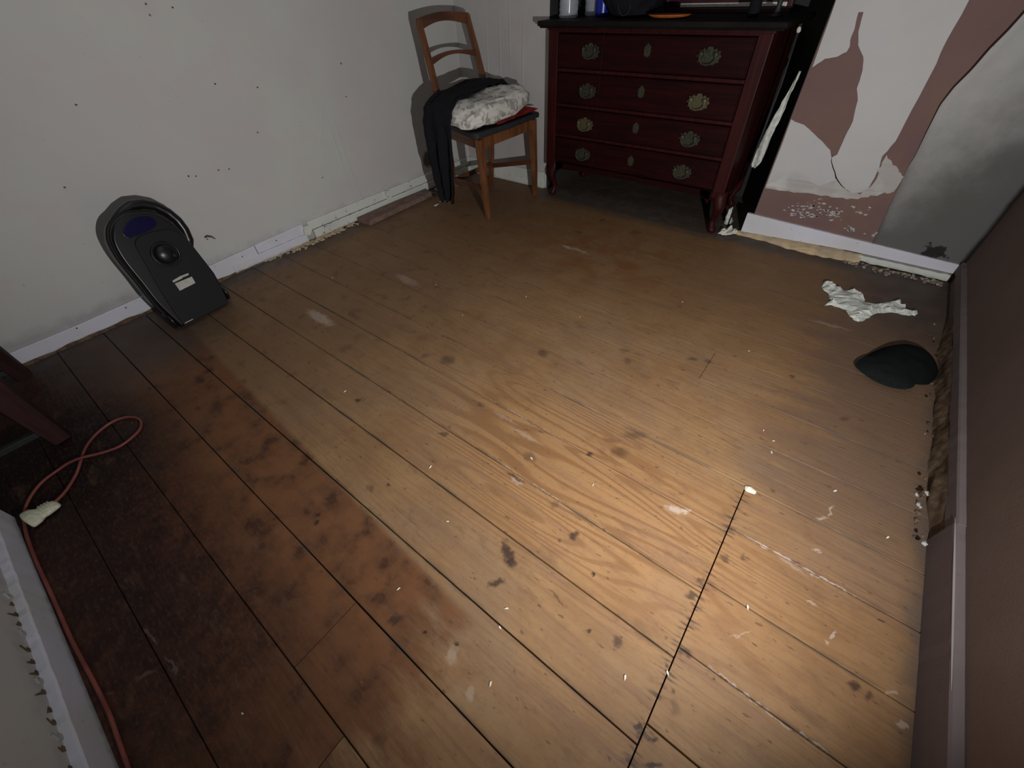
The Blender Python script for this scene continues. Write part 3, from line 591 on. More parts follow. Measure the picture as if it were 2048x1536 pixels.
# apron with a shallow curved lower edge
n = 24; out = [(DX0+.055, .192)] + [(DX0+.055+(DX1-DX0-.11)*i/n, .150 + .018*math.sin(math.pi*i/n)**.5) for i in range(n+1)] + [(DX1-.055, .192)]
b = N(); prism(b, out, lambda u, v, t: (u, DYF+.004+t, v), 0, .02); obj('apron', b, M_MAHOG, ch)
b = N(); box(b, (-1.503, 2.150, .779), (-.418, 2.635, .787)); box(b, (-1.510, 2.142, .786), (-.411, 2.64, .806)); obj('top', b, M_MAHOGT, ch, bevel=.004)
b = N(); box(b, (DX0-.004, DYF-.006, .770), (DX1+.004, DYB, .780)); obj('cornice', b, M_MAHOGP, ch, bevel=.002)
def plate_out(x, z, w_, h):
    pts = [(0,-1),(.22,-.78),(.42,-.95),(.62,-.7),(.85,-.62),(.82,-.3),(1,0),(.84,.28),(.88,.6),(.62,.55),(.5,.85),(.3,.62),(.16,1.0)]
    L = [(a, b_) for a, b_ in pts] + [(-a, b_) for a, b_ in pts[::-1][:-1]]
    return [(x+a*w_/2, z+b_*h/2) for a, b_ in L]
fd = lambda u, v, t: (u, DYF+.002-t, v)
for k, (z0, z1, hz, hzr, kz) in enumerate(((.190,.330,.257,.256,.263), (.330,.470,.398,.396,.411), (.470,.618,.542,.539,.557), (.618,.768,.696,.696,.707))):
    b = N(); box(b, (DX0+.058, DYF+.000, z0+.010), (DX1-.058, DYF+.30, z1-.010)); dr = obj('drawer', b, M_MAHOG, ch, bevel=.003)
    b = N()  # cock-bead around the drawer front
    x0, x1, za, zc = DX0+.062, DX1-.062, z0+.013, z1-.013
    for p, q in (((x0,za),(x1,za)),((x1,za),(x1,zc)),((x1,zc),(x0,zc)),((x0,zc),(x0,za))):
        tube(b, [(p[0], DYF-.0005, p[1]), (q[0], DYF-.0005, q[1])], .0022, 6)
    obj('bead', b, M_MAHOG, dr)
    for x, z, big in ((-1.227, hz, 0), (-.672, hzr, 1)):
        mt = M_BRASSB if (k == 2 and big) or (k == 1 and not big) else M_BRASS
        b = N(); prism(b, plate_out(x, z, .100, .062), fd, 0, .0045)
        for a in (-1, 1): lathe(b, [(.009, 0), (.006, -.014), (.0085, -.018), (.001, -.021)], (x+a*.030, DYF-.002, z+.008), 10, 'Y')
        tube(b, [(x-.030, DYF-.018, z+.008), (x-.033, DYF-.019, z-.008), (x-.020, DYF-.021, z-.022), (x, DYF-.022, z-.026), (x+.020, DYF-.021, z-.022), (x+.033, DYF-.019, z-.008), (x+.030, DYF-.018, z+.008)], .0038, 8)
        for a in (-.028, -.014, 0, .014, .028): lathe(b, [(.004, 0), (.003, -.004), (.0005, -.005)], (x+a, DYF-.0025, z+.018-abs(a)*.2), 8, 'Y')
        obj('handle', b, mt, dr)
    b = N(); prism(b, plate_out(-.943, kz, .034, .050), fd, 0, .003); obj('escutcheon', b, M_BRASS, dr)
b = N(); box(b, (-1.165, DYF-.0012, .195), (-1.1635, DYF+.001, .765)); obj('veneer_joint', b, M_GAP, ch)
def cabriole(x, y, sx, sy):
    b = N(); P = [(0,.195,.030),(0,.165,.032),(.010,.135,.029),(.012,.110,.024),(.004,.080,.017),(-.004,.055,.014),(-.002,.038,.013),(.004,.026,.018),(.007,.014,.021),(.006,.004,.019),(.005,.0,.012)]
    rings = [[(x+sx*o+r_*math.cos(a), y+sy*o+r_*math.sin(a), z) for a in [2*math.pi*q/16 for q in range(16)]] for o, z, r_ in P]
    loft(b, rings); return obj('leg', b, M_MAHOGP, ch, smooth=True)
cabriole(DX0+.040, DYF+.028, -1, -1); cabriole(DX1-.015, DYF+.020, 1, -1)
cabriole(DX0+.040, DYB-.035, -1, 1); cabriole(DX1-.035, DYB-.035, 1, 1)
# ear brackets beside the front legs
for x, s_ in ((DX0+.062, 1), (DX1-.062, -1)):
    b = N(); prism(b, [(x, .19), (x+s_*.05, .19), (x+s_*.045, .165), (x+s_*.02, .155), (x, .13)], lambda u, v, t: (u, DYF+.004+t, v), 0, .018); obj('bracket', b, M_MAHOG, ch)

# things on the chest -----------------------------------------------------
TZ = .806
def bottle(x, y, r_, h, mat, name, label, cat='bottle', ribs=0, group=None):
    prof = [(.001, 0), (r_*.85, 0), (r_, .006)]
    k = 14
    for i in range(k+1):
        z = .01 + (h*.62-.01)*i/k; prof.append((r_*(1 - (.06 if ribs and i % 2 else 0)), z))
    prof += [(r_*.85, h*.72), (r_*.45, h*.84), (r_*.32, h*.88), (r_*.32, h*.93)]
    t = thing(name, (x, y, TZ), label, cat, group)
    b = N(); lathe(b, [(a, TZ+z) for a, z in prof], (x, y, 0), 20); obj('body', b, mat, t, smooth=True)
    b = N(); lathe(b, [(r_*.38, TZ+h*.925), (r_*.40, TZ+h*.93), (r_*.40, TZ+h), (.001, TZ+h)], (x, y, 0), 16); obj('cap', b, M_BLUE if mat is not M_BLUE else M_CRUMB, t)
bottle(-1.452, 2.33, .047, .26, M_CLEAR, 'plastic_bottle', 'ribbed clear plastic bottle at the left end of the chest top', ribs=1)
bottle(-1.372, 2.44, .046, .28, M_CLEAR, 'plastic_bottle', 'ribbed clear plastic bottle next to the blue bottle', ribs=1)
bottle(-1.290, 2.38, .034, .22, M_BLUE, 'blue_bottle', 'blue plastic bottle on the chest top beside the black bag')
# black bag
b = N(); g = bmesh.ops.create_icosphere(b, subdivisions=4, radius=1)
for v in g['verts']:
    c = v.co.copy(); k = 1 + .16*nz(c.x*2.2, c.y*2.2, c.z*2.2) + .05*nz(c.x*7, c.y*7, c.z*7)
    sg = lambda a, e: math.copysign(abs(a)**e, a)
    v.co = Vector((-1.115 + .125*sg(c.x, .65)*k, 2.36 + .10*sg(c.y, .65)*k, max(TZ, TZ+.115 + .12*sg(c.z, .65)*k)))
bag = obj('black_bag', b, M_BLACK, base=(-1.115, 2.36, TZ), smooth=True); tag(bag, 'slumped black bag on the chest top behind the orange dish', 'bag')
b = N(); tube(b, [(-1.12+.03*math.cos(a), 2.262+.004*math.sin(a*2), TZ+.045+.035*math.sin(a)) for a in [math.pi+math.pi*i/10 for i in range(11)]], .0022, 6); obj('strap', b, M_VINYL, bag)
# orange dish
b = N(); lathe(b, [(.001, TZ), (.055, TZ), (.075, TZ+.006), (.092, TZ+.013), (.093, TZ+.015), (.074, TZ+.0085), (.05, TZ+.004), (.001, TZ+.004)], (-.905, 2.262, 0), 28)
for v in b.verts: v.co.y = 2.262 + (v.co.y-2.262)*.62
tag(obj('orange_dish', b, M_ORANGE, base=(-.905, 2.262, TZ), smooth=True), 'shallow orange oval dish at the front edge of the chest top', 'dish')
# maroon picture frame leaning at the back, pale sill
t = thing('picture_frame', (-.78, 2.60, TZ), 'maroon framed panel with a pale lower strip standing at the back of the chest top', 'frame')
b = N(); box(b, (-1.06, 2.585, TZ), (-.50, 2.605, TZ+.42)); obj('panel', b, M_FRAME, t)
b = N(); box(b, (-1.06, 2.565, TZ), (-.50, 2.585, TZ+.018)); obj('lower_rail', b, M_FRAME, t, bevel=.003)
b = N(); box(b, (-.985, 2.574, TZ+.020), (-.50, 2.585, TZ+.034)); obj('pale_strip', b, M_CHIP, t, bevel=.002, label='pale strip')
for x in (-1.06, -.52):
    b = N(); box(b, (x, 2.565, TZ+.018), (x+.02, 2.585, TZ+.42)); obj('stile', b, M_FRAME, t, bevel=.003)
bottle(-.585, 2.33, .022, .16, M_BLACK, 'dark_bottle', 'small black bottle near the right end of the chest top')
t = thing('candlestick', (-.505, 2.36, TZ), 'thin dark turned stick on a foot at the right end of the chest top', 'ornament')
b = N(); lathe(b, [(.001, TZ), (.026, TZ), (.027, TZ+.004), (.012, TZ+.012), (.009, TZ+.03), (.012, TZ+.06), (.008, TZ+.10), (.008, TZ+.22), (.001, TZ+.221)], (-.505, 2.36, 0), 16); obj('stem', b, M_VINYL, t, smooth=True)

# in the gap between chest and pier
b = N(); tube(b, [(-.412, 2.305, 0.0), (-.40, 2.304, .40), (-.391, 2.302, .60), (-.396, 2.300, .765)], [.0035, .0035, .0035, .004], 8)
t = thing('cane', (-.412, 2.305, 0), 'thin dark cane with a white tip standing between chest and wall', 'cane')
obj('shaft', b, M_VINYL, t, smooth=True)
b = N(); blob(b, (-.396, 2.300, .772), (.008, .008, .010), .1); obj('tip', b, M_CHIP, t, label='white tip')
pts = [(-.392, .275, .008), (-.392, .295, .020), (-.388, .305, .021), (-.383, .40, .016), (-.368, .49, .014), (-.360, .56, .008), (-.350, .64, .004)]
def strip_fn(i, j):
    a = i*(len(pts)-1); k = min(int(a), len(pts)-2); f_ = a-k
    x, z, h = [pts[k][q]*(1-f_)+pts[k+1][q]*f_ for q in range(3)]
    return (x + (j-.5)*2*h + .003*nz(z*40, j*3, 1), 2.315 + .08*z + .008*math.sin(j*5+z*22) + .005*nz(z*60, j*6), z)
b = N(); grid(b, 40, 8, strip_fn); o = obj('torn_paper_strip', b, M_TISSUE, wb, smooth=True, label='crumpled torn paper strip hanging behind the pier corner')
o.modifiers.new('s', 'SOLIDIFY').thickness = .002
b = N(); blob(b, (-.425, 2.32, .055), (.013, .018, .032), .3, 1.4, 3, 3); blob(b, (-.418, 2.325, .018), (.016, .02, .02), .3, 1.4, 5, 2)
tag(obj('paper_scrap', b, M_TISSUE, base=(-.425, 2.32, 0), smooth=True), 'small wad of white paper low in the gap right of the chest', 'paper')

# crumpled cream paper at the front foot
def crumple(name, out, h, mat, label, cat, seed=0, sub=3, sc_=40, base=None):
    b = N(); A = [b.verts.new((x, y, .0015)) for x, y in out]; f_ = b.faces.new(A)
    bmesh.ops.triangulate(b, faces=[f_])
    for _ in range(sub): bmesh.ops.subdivide_edges(b, edges=b.edges[:], cuts=1, use_grid_fill=True)
    cx = sum(p[0] for p in out)/len(out); cy = sum(p[1] for p in out)/len(out)
    edge = {v for e in b.edges if e.is_boundary for v in e.verts}
    for v in b.verts:
        k = nz(v.co.x*sc_+seed, v.co.y*sc_, 1); k2 = nz(v.co.x*sc_*2.3, v.co.y*sc_*2.3, 5)
        z = h*(.55 + .8*k + .45*k2)*(.25 if v in edge else 1)
        v.co.z = max(.001, z); v.co.x += .25*h*k2; v.co.y += .25*h*k
    cxy = (cx, cy, 0); o = obj(name, b, mat, base=cxy); m_ = o.modifiers.new('s', 'SOLIDIFY'); m_.thickness = .0008; m_.offset = 1
    return tag(o, label, cat)
crumple('crumpled_paper', [(-.424,2.235),(-.424,2.19),(-.40,2.178),(-.368,2.205),(-.335,2.245),(-.355,2.262),(-.40,2.262),(-.41,2.272)], .026, M_CHIP, 'crumpled cream paper by the right front foot of the chest', 'paper', 2)
TS = [(.085,1.905),(.075,1.955),(.105,1.985),(.14,1.965),(.155,1.955),(.185,1.965),(.225,1.955),(.235,1.905),(.27,1.905),(.30,1.94),(.345,1.975),(.365,1.945),(.375,1.925),(.405,1.925),(.40,1.895),(.37,1.885),(.33,1.875),(.285,1.84),(.255,1.765),(.235,1.725),(.205,1.745),(.185,1.79),(.15,1.80),(.115,1.785),(.125,1.83),(.115,1.875)]
crumple('crumpled_tissue', jag([(.237+(x-.237)*.97, 1.86+(y-1.86)*.93) for x, y in TS], .005, 3), .016, M_TISSUE, 'long crumpled white tissue lying on the floor near the right corner', 'tissue', 4, 2, 55)

# ---------------------------------------------------------------- chair
ct = thing('dining_chair', (-1.68, 1.92, 0), 'brown wooden chair with a ladder back against the wall beside the chest', 'chair')
FLb, FRb = (-1.535, 1.706, 0), (-1.513, 2.130, 0)
b = N(); beam(b, [FLb, (-1.528, 1.690, .15), (-1.522, 1.672, .405)], [(.022, .022), (.028, .028), (.036, .036)], (0, 1, 0)); obj('leg', b, M_CHAIR, ct, bevel=.002)
b = N(); beam(b, [FRb, (-1.515, 2.125, .15), (-1.518, 2.110, .405)], [(.022, .022), (.028, .028), (.036, .036)], (0, 1, 0)); obj('leg', b, M_CHAIR, ct, bevel=.002)
def rear(y0, y1, y2):
    b = N(); beam(b, [(-1.875, y0, 0), (-1.852, (y0+y1)/2, .2), (-1.845, y1, .42), (-1.865, y1, .52), (-1.905, (y1+y2)/2, .68), (-1.945, y2, .815), (-1.95, y2+.004, .832)],
        [(.024, .024), (.028, .028), (.030, .032), (.028, .030), (.026, .026), (.025, .024), (.022, .022)], (0, 1, 0)); obj('rear_post', b, M_CHAIR, ct, bevel=.002)
rear(1.795, 1.762, 1.780); rear(2.140, 2.135, 2.125)
def curved_rail(z0, z1, x, ya, yb, arch, bow, mat, name):
    b = N(); R_ = []
    for i in range(15):
        t = i/14; s_ = math.sin(math.pi*t); y = ya+(yb-ya)*t; xx = x - bow*s_
        R_.append([(xx-.008, y, z0+arch*s_), (xx+.008, y, z0+arch*s_), (xx+.008-.004, y, z1+arch*s_*.55), (xx-.012, y, z1+arch*s_*.55)])
    loft(b, R_); obj(name, b, mat, ct, bevel=.0015)
curved_rail(.792, .838, -1.945, 1.772, 2.134, .026, .020, M_CHAIRD, 'top_rail')
curved_rail(.662, .688, -1.905, 1.785, 2.125, .026, .018, M_CHAIRD, 'back_rail')
b = N()   # seat frame
beam(b, [(-1.522, 1.672, .385), (-1.518, 2.110, .385)], (.05, .022), (0, 0, 1)); obj('seat_rail', b, M_CHAIR, ct, bevel=.002)
for p, q in (((-1.525, 1.674, .385), (-1.845, 1.762, .385)), ((-1.52, 2.11, .385), (-1.845, 2.135, .385)), ((-1.845, 1.762, .385), (-1.845, 2.135, .385))):
    b = N(); beam(b, [p, q], (.05, .020), (0, 0, 1)); obj('seat_rail', b, M_CHAIRD, ct, bevel=.002)
b = N()
so = [(-1.495, 1.635), (-1.485, 1.88), (-1.492, 2.142), (-1.51, 2.155), (-1.87, 2.152), (-1.872, 1.745), (-1.52, 1.628)]
prism(b, so, lambda u, v, t: (u, v, t), .410, .436); obj('seat', b, M_VINYL, ct, bevel=.009, label='charcoal vinyl seat pad')
for p, q in (((-1.525, 2.124, .19), (-1.852, 2.138, .115)), ((-1.528, 1.69, .17), (-1.852, 1.78, .13)), ((-1.855, 1.785, .125), (-1.855, 2.137, .125))):
    b = N(); beam(b, [p, q], (.026, .014), (0, 0, 1)); obj('stretcher', b, M_CHAIRD, ct, bevel=.0015)

# cushion
b = N(); g = bmesh.ops.create_icosphere(b, subdivisions=5, radius=1)
cz0 = .452
for v in g['verts']:
    c = v.co.copy(); sg = lambda a, e: math.copysign(abs(a)**e, a)
    X = sg(c.x, .58); Y = sg(c.y, .58); Z = sg(c.z, .8)
    wr_ = .05*nz(c.x*3, c.y*3, c.z*3) + .035*nz(c.x*7, c.y*5, c.z*9)
    hgt = .050 + .016*nz(X*1.3, Y*1.3, 4) + .006*X
    x = -1.672 + .186*X*(1+wr_); y = 1.868 + .268*Y*(1+wr_*.6)
    z = cz0 + .045 + hgt*Z*(1+wr_*2) + .010*nz(X*4, Y*5, 2)
    z += -.06*max(0, -Y-.55)*max(0, X+.5) + .020*max(0, Y)
    v.co = Vector((x, y, max(z, (.4375 + (.012 if Y > -.2 else 0)) if (x < -1.505 and y > 1.64) else .415)))
cu = obj('cushion', b, M_CUSH, base=(-1.67, 1.885, .44), smooth=True); tag(cu, 'plump white cushion with grey leaf print on the chair seat', 'cushion')
# folded red cloth below it
b = N()
def rc(i, j):
    y = 1.80+.345*i; e = math.sin(math.pi*min(1, max(0, j)))
    x = -1.505 + .012*nz(y*20, j*2) - .30*(1-abs(1-2*j)) if False else None
    a = j*2*math.pi; return (-1.66 + .158*math.cos(a)*(1+.04*nz(y*14, a)), y + .006*nz(a, y*9), .4435 + .0055*math.sin(a) + .0022*nz(y*40, a*2, 3) + .006*i)
V = grid(b, 24, 40, rc); bmesh.ops.remove_doubles(b, verts=b.verts, dist=.0002)
tag(obj('folded_cloth', b, M_RED, base=(-1.66, 1.97, .437), smooth=True), 'red and cream patterned cloth folded flat under the cushion', 'cloth')
# black garment: over the back of the cushion and down the left side
b = N()
path = [(2.18,.560,-1.775,.045),(2.08,.575,-1.765,.065),(1.96,.592,-1.765,.078),(1.84,.584,-1.758,.088),(1.70,.572,-1.750,.094),(1.61,.545,-1.728,.096),(1.588,.480,-1.722,.094),(1.592,.40,-1.722,.092),(1.604,.30,-1.735,.088),(1.618,.20,-1.748,.078),(1.632,.12,-1.760,.062),(1.634,.07,-1.765,.048)]
def gm(i, j):
    a = i*(len(path)-1); k = min(int(a), len(path)-2); f_ = a-k
    y, z, xc, hw = [path[k][q]*(1-f_)+path[k+1][q]*f_ for q in range(4)]
    u = (j-.5)*2; hang = min(1, max(0, (i-.45)/.25))
    fold = .013*math.sin(u*7+i*2)*(.25+hang) + .010*nz(u*3, i*12, 1) + .004*nz(u*9, i*30, 2)
    x = xc + hw*u + .008*nz(i*9, 5)*abs(u)
    drop = .035*u*u*(1-hang)
    return (x, y - fold*hang + .004*(1-hang)*nz(u*5, i*9), z + fold*(1-hang) - drop*.6 + (.02*nz(u*3, 3) if i > .97 else 0))
grid(b, 90, 34, gm); g_ = obj('black_garment', b, M_BLACK, base=(-1.75, 1.75, .44), smooth=True)
g_.modifiers.new('s', 'SOLIDIFY').thickness = .009; tag(g_, 'black garment draped over the cushion and hanging down the chair side', 'clothing')

# ---------------------------------------------------------------- vacuum cleaner leaning on the left wall
O = Vector((-1.895, .312, 0)); U = Vector((-.150, .989, 0)).normalized(); V_ = Vector((-.226, -.034, .973)); W_ = U.cross(V_).normalized(); V_ = W_.cross(U)
O = O + Vector((0, 0, .012))
def vp(u, v, t): return O + U*u + V_*v + W_*t
vc = thing('vacuum_cleaner', (O.x, O.y, 0), 'black canister vacuum cleaner standing upright against the left wall', 'vacuum cleaner')
VO = [(-.102,.0),(-.110,.05),(-.116,.12),(-.112,.20),(-.110,.27),(-.104,.32),(-.090,.362),(-.058,.398),(-.010,.415),(.040,.408),(.082,.388),(.108,.352),(.120,.30),(.122,.22),(.116,.10),(.103,.0)]
def smooth_out(P, n=4):
    out = []; L = len(P)
    for q in range(L):
        if q in (L-1,): out.append(P[q]); continue
        a, b_, c, d_ = [Vector((*P[(q+e) % L], 0)) for e in (-1, 0, 1, 2)]
        if q == 0: a = b_*2-c
        if q == L-2: d_ = c*2-b_
        for k in range(n):
            t = k/n; v = .5*((2*b_) + (c-a)*t + (2*a-5*b_+4*c-d_)*t*t + (3*b_-a-3*c+d_)*t**3); out.append((v.x, v.y))
    return out
VO = smooth_out(VO)
def scl(P, k, cu_=0.005, cv=.2): return [(cu_+(u-cu_)*k, cv+(v-cv)*k) for u, v in P]
b = N(); rings = []
for k, t in ((.90,-.118),(.965,-.108),(1.0,-.085),(1.0,-.022),(.985,-.010),(.95,-.004)): rings.append([vp(u, v, t) for u, v in scl(VO, k)])
R_ = loft(b, rings); obj('body', b, M_VAC, vc, smooth=False, bevel=.002)
PO = [(-.094,.006),(-.088,.09),(-.072,.19),(-.060,.25),(-.050,.300),(-.040,.325),(-.01,.338),(.05,.332),(.095,.315),(.113,.27),(.116,.20),(.112,.09),(.098,.0)]
b = N(); prism(b, smooth_out(PO, 3), lambda u, v, t: vp(u, v, t), -.006, .004); obj('base_plate', b, M_VACP, vc, bevel=.003)
b = N()
bo = [(-.045,.342),(-.052,.360),(-.032,.380),(.0,.394),(.035,.390),(.060,.376),(.058,.352),(.03,.343)]
prism(b, smooth_out(bo, 3), lambda u, v, t: vp(u, v, t), -.006, .003); obj('blue_panel', b, M_VACB, vc, bevel=.003, label='navy blue panel')
# castor housing (ring + recessed dome + knuckle)
cu_, cv = .016, .255
b = N()
def ring3(bm, r1, r2, t0, t1, seg=32):
    A = [[vp(cu_+r*math.cos(a), cv+r*math.sin(a), t) for a in [2*math.pi*q/seg for q in range(seg)]] for r, t in ((r1, t0), (r1, t1), (r2, t1), (r2, t0))]
    loft(bm, A, cap=False, close=True)
ring3(b, .046, .040, .002, .012); obj('castor_ring', b, M_VAC, vc, smooth=True)
b = N(); A = [[vp(cu_+r*math.cos(a), cv+r*math.sin(a), t) for a in [2*math.pi*q/24 for q in range(24)]] for r, t in ((.036,.003),(.034,.012),(.026,.019),(.012,.023),(.001,.024))]
loft(b, A); cs = obj('castor', b, M_VAC, vc, smooth=True)
b = N(); tube(b, [vp(cu_+.012, cv-.006, .022), vp(cu_+.026, cv-.024, .018)], [.011, .009], 12); obj('knuckle', b, M_VACP, cs, smooth=True)
b = N(); prism(b, [(-.026,.123),(.038,.123),(.042,.149),(-.024,.153)], lambda u, v, t: vp(u, v, t), .003, .0048); obj('rating_label', b, M_STICK, vc, label='silver rating sticker')
b = N(); prism(b, [(-.026,.158),(.010,.158),(.012,.160),(.036,.159),(.040,.165),(.008,.168),(-.024,.165)], lambda u, v, t: vp(u, v, t), .003, .0048); obj('serial_label', b, M_STICK, vc, label='narrow silver sticker above the square one')
b = N(); prism(b, [(-.088,.011),(-.055,.010),(-.055,.0125),(-.088,.0135)], lambda u, v, t: vp(u, v, t), .003, .0052); obj('bright_edge', b, M_STICK, vc)
for s_, uu in ((-1, -.109), (1, .112)):
    b = N(); A = []
    for du, r_ in ((0,.030),(.004,.034),(.016,.034),(.020,.028),(.021,.010)):
        A.append([vp(uu+s_*du*.55, .036+r_*math.cos(a), -.035+r_*math.sin(a)) for a in [2*math.pi*q/24 for q in range(24)]])
    loft(b, A); obj('wheel', b, M_VAC, vc, smooth=True)
b = N()  # side groove trim
tube(b, [vp(u*1.01, v, -.03) for u, v in scl(VO[4:46], 1.005)], .006, 8); obj('side_trim', b, M_VACP, vc, smooth=True)
b = N()
hp = [(-.055,.372,-.062),(-.02,.405,-.060),(.012,.421,-.058),(.045,.430,-.056),(.080,.423,-.055),(.112,.404,-.055),(.135,.372,-.055),(.147,.336,-.055),(.148,.30,-.056),(.140,.262,-.060),(.122,.235,-.066)]
P2 = []
for a, c in zip(hp[:-1], hp[1:]): P2 += [vp(*[a[q]*(1-k/4)+c[q]*k/4 for q in range(3)]) for k in range(4)]
P2.append(vp(*hp[-1])); tube(b, P2, .0175, 16); obj('hose', b, M_HOSE, vc, smooth=True)
b = N(); beam(b, [vp(.118,.24,-.05), vp(.122,.12,-.05), vp(.108,.02,-.05)], (.02, .05), U); obj('tool_rest', b, M_VACP, vc, bevel=.004)
b = N(); box(b, (O.x-.13, O.y-.09, .0), (O.x-.02, O.y+.09, .016)); obj('rear_foot', b, M_VACP, vc, bevel=.004)

# ---------------------------------------------------------------- table in the recess at the left
tb = thing('side_table', (-1.85, -.45, 0), 'dark red wooden table leg and stretcher at the left edge, table mostly out of frame', 'table')
def tleg(x, y, sx, sy):
    b = N(); beam(b, [(x, y, 0), (x-sx*.012, y-sy*.006, .12), (x-sx*.030, y-sy*.012, .34), (x-sx*.034, y-sy*.014, .70)], [(.044, .042), (.060, .052), (.082, .066), (.086, .068)], (1, 0, 0)); obj('leg', b, M_TABLE, tb, bevel=.003)
tleg(-1.600, -.262, 1, 1); tleg(-2.085, -.262, -1, 1); tleg(-1.600, -.72, 1, -1); tleg(-2.085, -.72, -1, -1)
for p, q in (((-1.62, -.30, .63), (-1.62, -.68, .63)), ((-2.06, -.30, .63), (-2.06, -.68, .63)), ((-1.64, -.28, .63), (-2.05, -.28, .63)), ((-1.64, -.70, .63), (-2.05, -.70, .63))):
    b = N(); beam(b, [p, q], (.11, .02), (0, 0, 1)); obj('apron', b, M_TABLE, tb)
b = N(); box(b, (-2.14, -.79, .695), (-1.53, -.195, .722)); obj('top', b, M_TABLE, tb, bevel=.004)
b = N(); beam(b, [(-1.612, -.27, .045), (-1.612, -.71, .045)], (.018, .016), (0, 0, 1)); obj('stretcher', b, M_VINYL, tb, bevel=.002)
b = N(); beam(b, [(-2.07, -.27, .045), (-2.07, -.71, .045)], (.018, .016), (0, 0, 1)); obj('stretcher', b, M_VINYL, tb, bevel=.002)

# ---------------------------------------------------------------- extension cable
cp = [(-1.326,-.336,.012),(-1.352,-.310,.006),(-1.397,-.275,.005),(-1.447,-.25,.005),(-1.487,-.228,.006),(-1.518,-.198,.006),(-1.536,-.168,.005),(-1.541,-.138,.005),(-1.529,-.110,.005),(-1.503,-.092,.005),(-1.469,-.086,.005),(-1.437,-.097,.005),(-1.418,-.122,.005),(-1.408,-.165,.005),(-1.421,-.21,.010),(-1.441,-.245,.013),(-1.455,-.275,.010),(-1.458,-.303,.005),(-1.448,-.338,.005),(-1.424,-.366,.005),(-1.388,-.389,.005),(-1.345,-.402,.005),(-1.271,-.410,.005),(-1.167,-.412,.005),(-1.028,-.410,.005),(-.896,-.409,.005),(-.776,-.404,.005),(-.693,-.402,.005),(-.62,-.405,.005),(-.52,-.408,.005),(-.40,-.404,.005)]
def catmull(P, n=6):
    P = [Vector(p) for p in P]; out = []
    for i in range(len(P)-1):
        p0, p1, p2, p3 = P[max(i-1, 0)], P[i], P[i+1], P[min(i+2, len(P)-1)]
        for k in range(n):
            t = k/n; out.append(.5*((2*p1) + (p2-p0)*t + (2*p0-5*p1+4*p2-p3)*t*t + (3*p1-p0-3*p2+p3)*t**3))
    out.append(P[-1]); return out
cb = thing('extension_cable', (-1.32, -.35, 0), 'orange-red cable looping on the dark floor with a cream socket end', 'cable')
b = N(); tube(b, catmull(cp), .0037, 10); obj('cord', b, M_CABLE, cb, smooth=True)
# cream socket: grip, waist, round face
b = N(); ax = Vector((.012, -.075, 0)).normalized(); st = Vector((-1.322, -.332, .0)); sd = Vector((ax.y, -ax.x, 0)); rings = []
for s_, a, h in ((0,.008,.010),(.004,.013,.014),(.016,.017,.020),(.030,.018,.022),(.036,.016,.021),(.040,.019,.023),(.046,.024,.027),(.060,.026,.029),(.064,.023,.028),(.066,.010,.024)):
    rings.append([st + ax*s_ + sd*a*1.35*math.cos(q) + Vector((0, 0, h*.55+.0005 + h*.55*math.sin(q))) for q in [2*math.pi*k/18 for k in range(18)]])
loft(b, rings); sk = obj('socket', b, M_PLUG, cb, smooth=True, label='cream socket end')
b = N()
for k in range(4):
    c0 = st + ax*(.012+.006*k); tube(b, [c0 + sd*(.021+.001*k)*math.cos(q) + Vector((0, 0, .0115 + .0125*math.sin(q)+.0008*k)) for q in [math.pi*i/12 for i in range(13)]], .0011, 6)
obj('grip_rib', b, M_PLUG, sk, smooth=True)

# ---------------------------------------------------------------- loose things on the floor
t = thing('felt_hat', (.39, 1.53, 0), 'flattened black felt cap lying by the right wall', 'cap')
def dome(out, h, z0, pw, seed):
    n = len(out); cx = sum(p[0] for p in out)/n; cy = sum(p[1] for p in out)/n
    P = [Vector((x, y, 0)) for x, y in out]; P = P[-1:] + P + P[:2]; ring = []
    for q in range(1, n+1):
        for k in range(5):
            t = k/5; a, b_, c, d_ = P[q-1], P[q], P[q+1], P[q+2] if q+2 < len(P) else P[3]
            ring.append(.5*((2*b_) + (c-a)*t + (2*a-5*b_+4*c-d_)*t*t + (3*b_-a-3*c+d_)*t**3))
    m_ = len(ring)
    def fn(i, j):
        p = ring[int(round(j*m_)) % m_]; x = cx+(p.x-cx)*i; y = cy+(p.y-cy)*i
        return (x, y, z0 + h*(1-i**pw) + .006*nz(x*25, y*25, seed)*(1-i*i))
    b = N(); grid(b, 14, m_, fn); bmesh.ops.remove_doubles(b, verts=b.verts, dist=.0002); return b
o = obj('crown', dome([(.270,1.490),(.300,1.575),(.345,1.645),(.392,1.675),(.438,1.660),(.468,1.610),(.470,1.545),(.452,1.488),(.415,1.462),(.360,1.440),(.305,1.450)], .042, .004, 3.0, 1), M_HAT, t, smooth=True)
o = obj('visor', dome([(.258,1.440),(.275,1.505),(.322,1.550),(.372,1.530),(.408,1.480),(.412,1.435),(.388,1.400),(.345,1.386),(.300,1.398)], .018, .016, 2.4, 4), M_HATB, t, smooth=True, label='lighter charcoal visor')

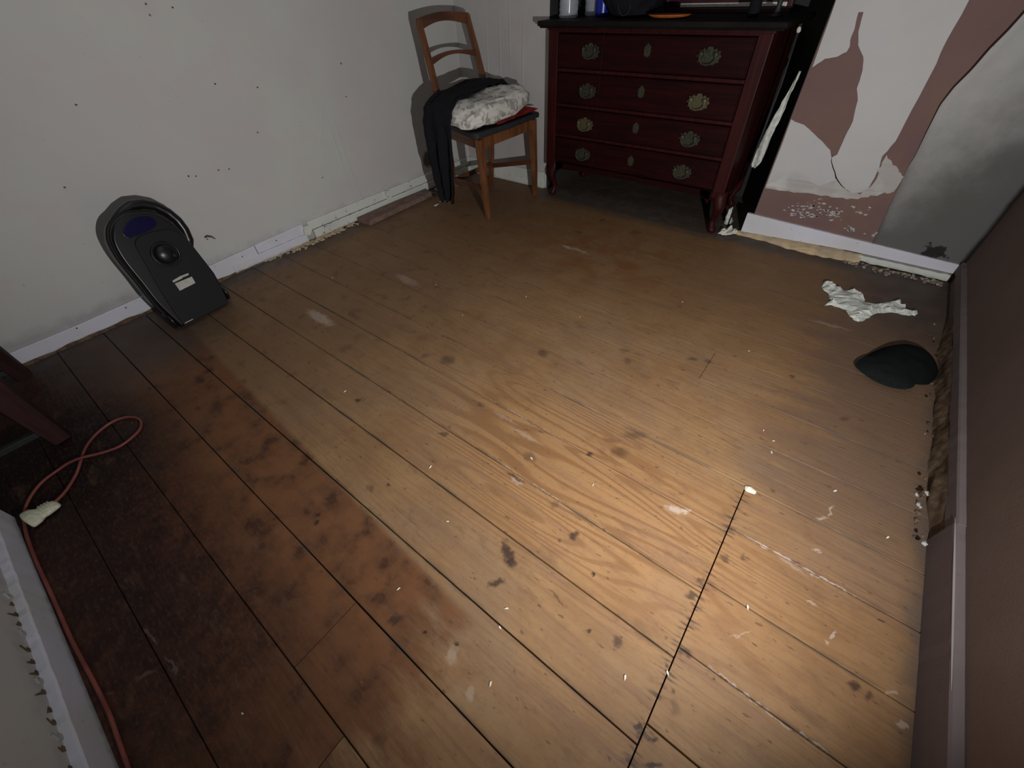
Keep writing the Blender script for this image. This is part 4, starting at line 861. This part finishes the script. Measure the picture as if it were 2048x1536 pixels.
b = N(); bo = jag([(-2.135,1.262),(-2.040,1.272),(-2.048,1.50),(-2.052,1.70),(-2.06,1.775),(-2.125,1.79),(-2.142,1.5)], .004)
prism(b, bo, lambda u, v, t: (u, v, t), .0, .026)
tag(obj('wood_offcut', b, M_BLOCK, base=(-2.09, 1.5, 0), bevel=.004), 'flat weathered wood offcut lying along the left skirting', 'wood block')

CR = [(-1.2728,1.032),(-1.046,0.3824),(-0.3888,0.5319),(-0.5986,0.3435),(-0.2095,0.5596),(-0.151,0.068),(-0.4243,0.0756),(-0.039,1.3442),(-0.3391,1.5072),(-0.6244,1.1852),(-1.0183,0.9301),(-0.8841,1.18),(0.1271,0.9822),(0.0949,1.0054),(0.0467,0.2316),(-0.2079,0.1895),(0.1076,0.2869),(0.1327,0.9377),(0.2895,0.9056),(-1.8233,0.6242),(-0.1964,0.1532),(-0.4908,-0.2479),(-1.7226,0.8017),(0.1197,0.7822),(-0.4478,0.256),(0.1941,0.4955),(0.4052,0.8407),(-1.9405,1.7443),(-1.9244,1.6809)]
proto = None
for k, (x, y) in enumerate(CR):
    big = k in (12,)
    if k in (23,):
        b = N(); blob(b, (x, y, .003), (.014, .009, .0035), .35, 1.5, 9, 2); tag(obj('plaster_flake', b, M_CRUMB, base=(x, y, 0)), 'largest white flake, lying at the top end of the cross joint in the boards', 'flake'); continue
    if k in (27, 28):
        b = N(); blob(b, (x, y, .003), (.008, .018, .003), .3, 1.5, k, 2); tag(obj('plaster_flake', b, M_CRUMB, base=(x, y, 0)), 'small white flake near the chair leg' + (', nearer the wall' if k == 28 else ', nearer the room'), 'flake'); continue
    if proto is None:
        b = N(); blob(b, (0, 0, .0012), (.0055, .0022, .0013), .25, 1.2, 2, 1); proto = obj('crumb', b, M_CRUMB); o = proto
    else:
        o = proto.copy(); C.objects.link(o)
    o.location = (x, y, 0); o.rotation_euler = (0, 0, random.uniform(0, 3.1)); q = random.uniform(.6, 1.05); o.scale = (q, q, q)
    tag(o, 'tiny white crumb scattered on the bare floorboards', 'crumb', 'white crumbs on the floorboards')
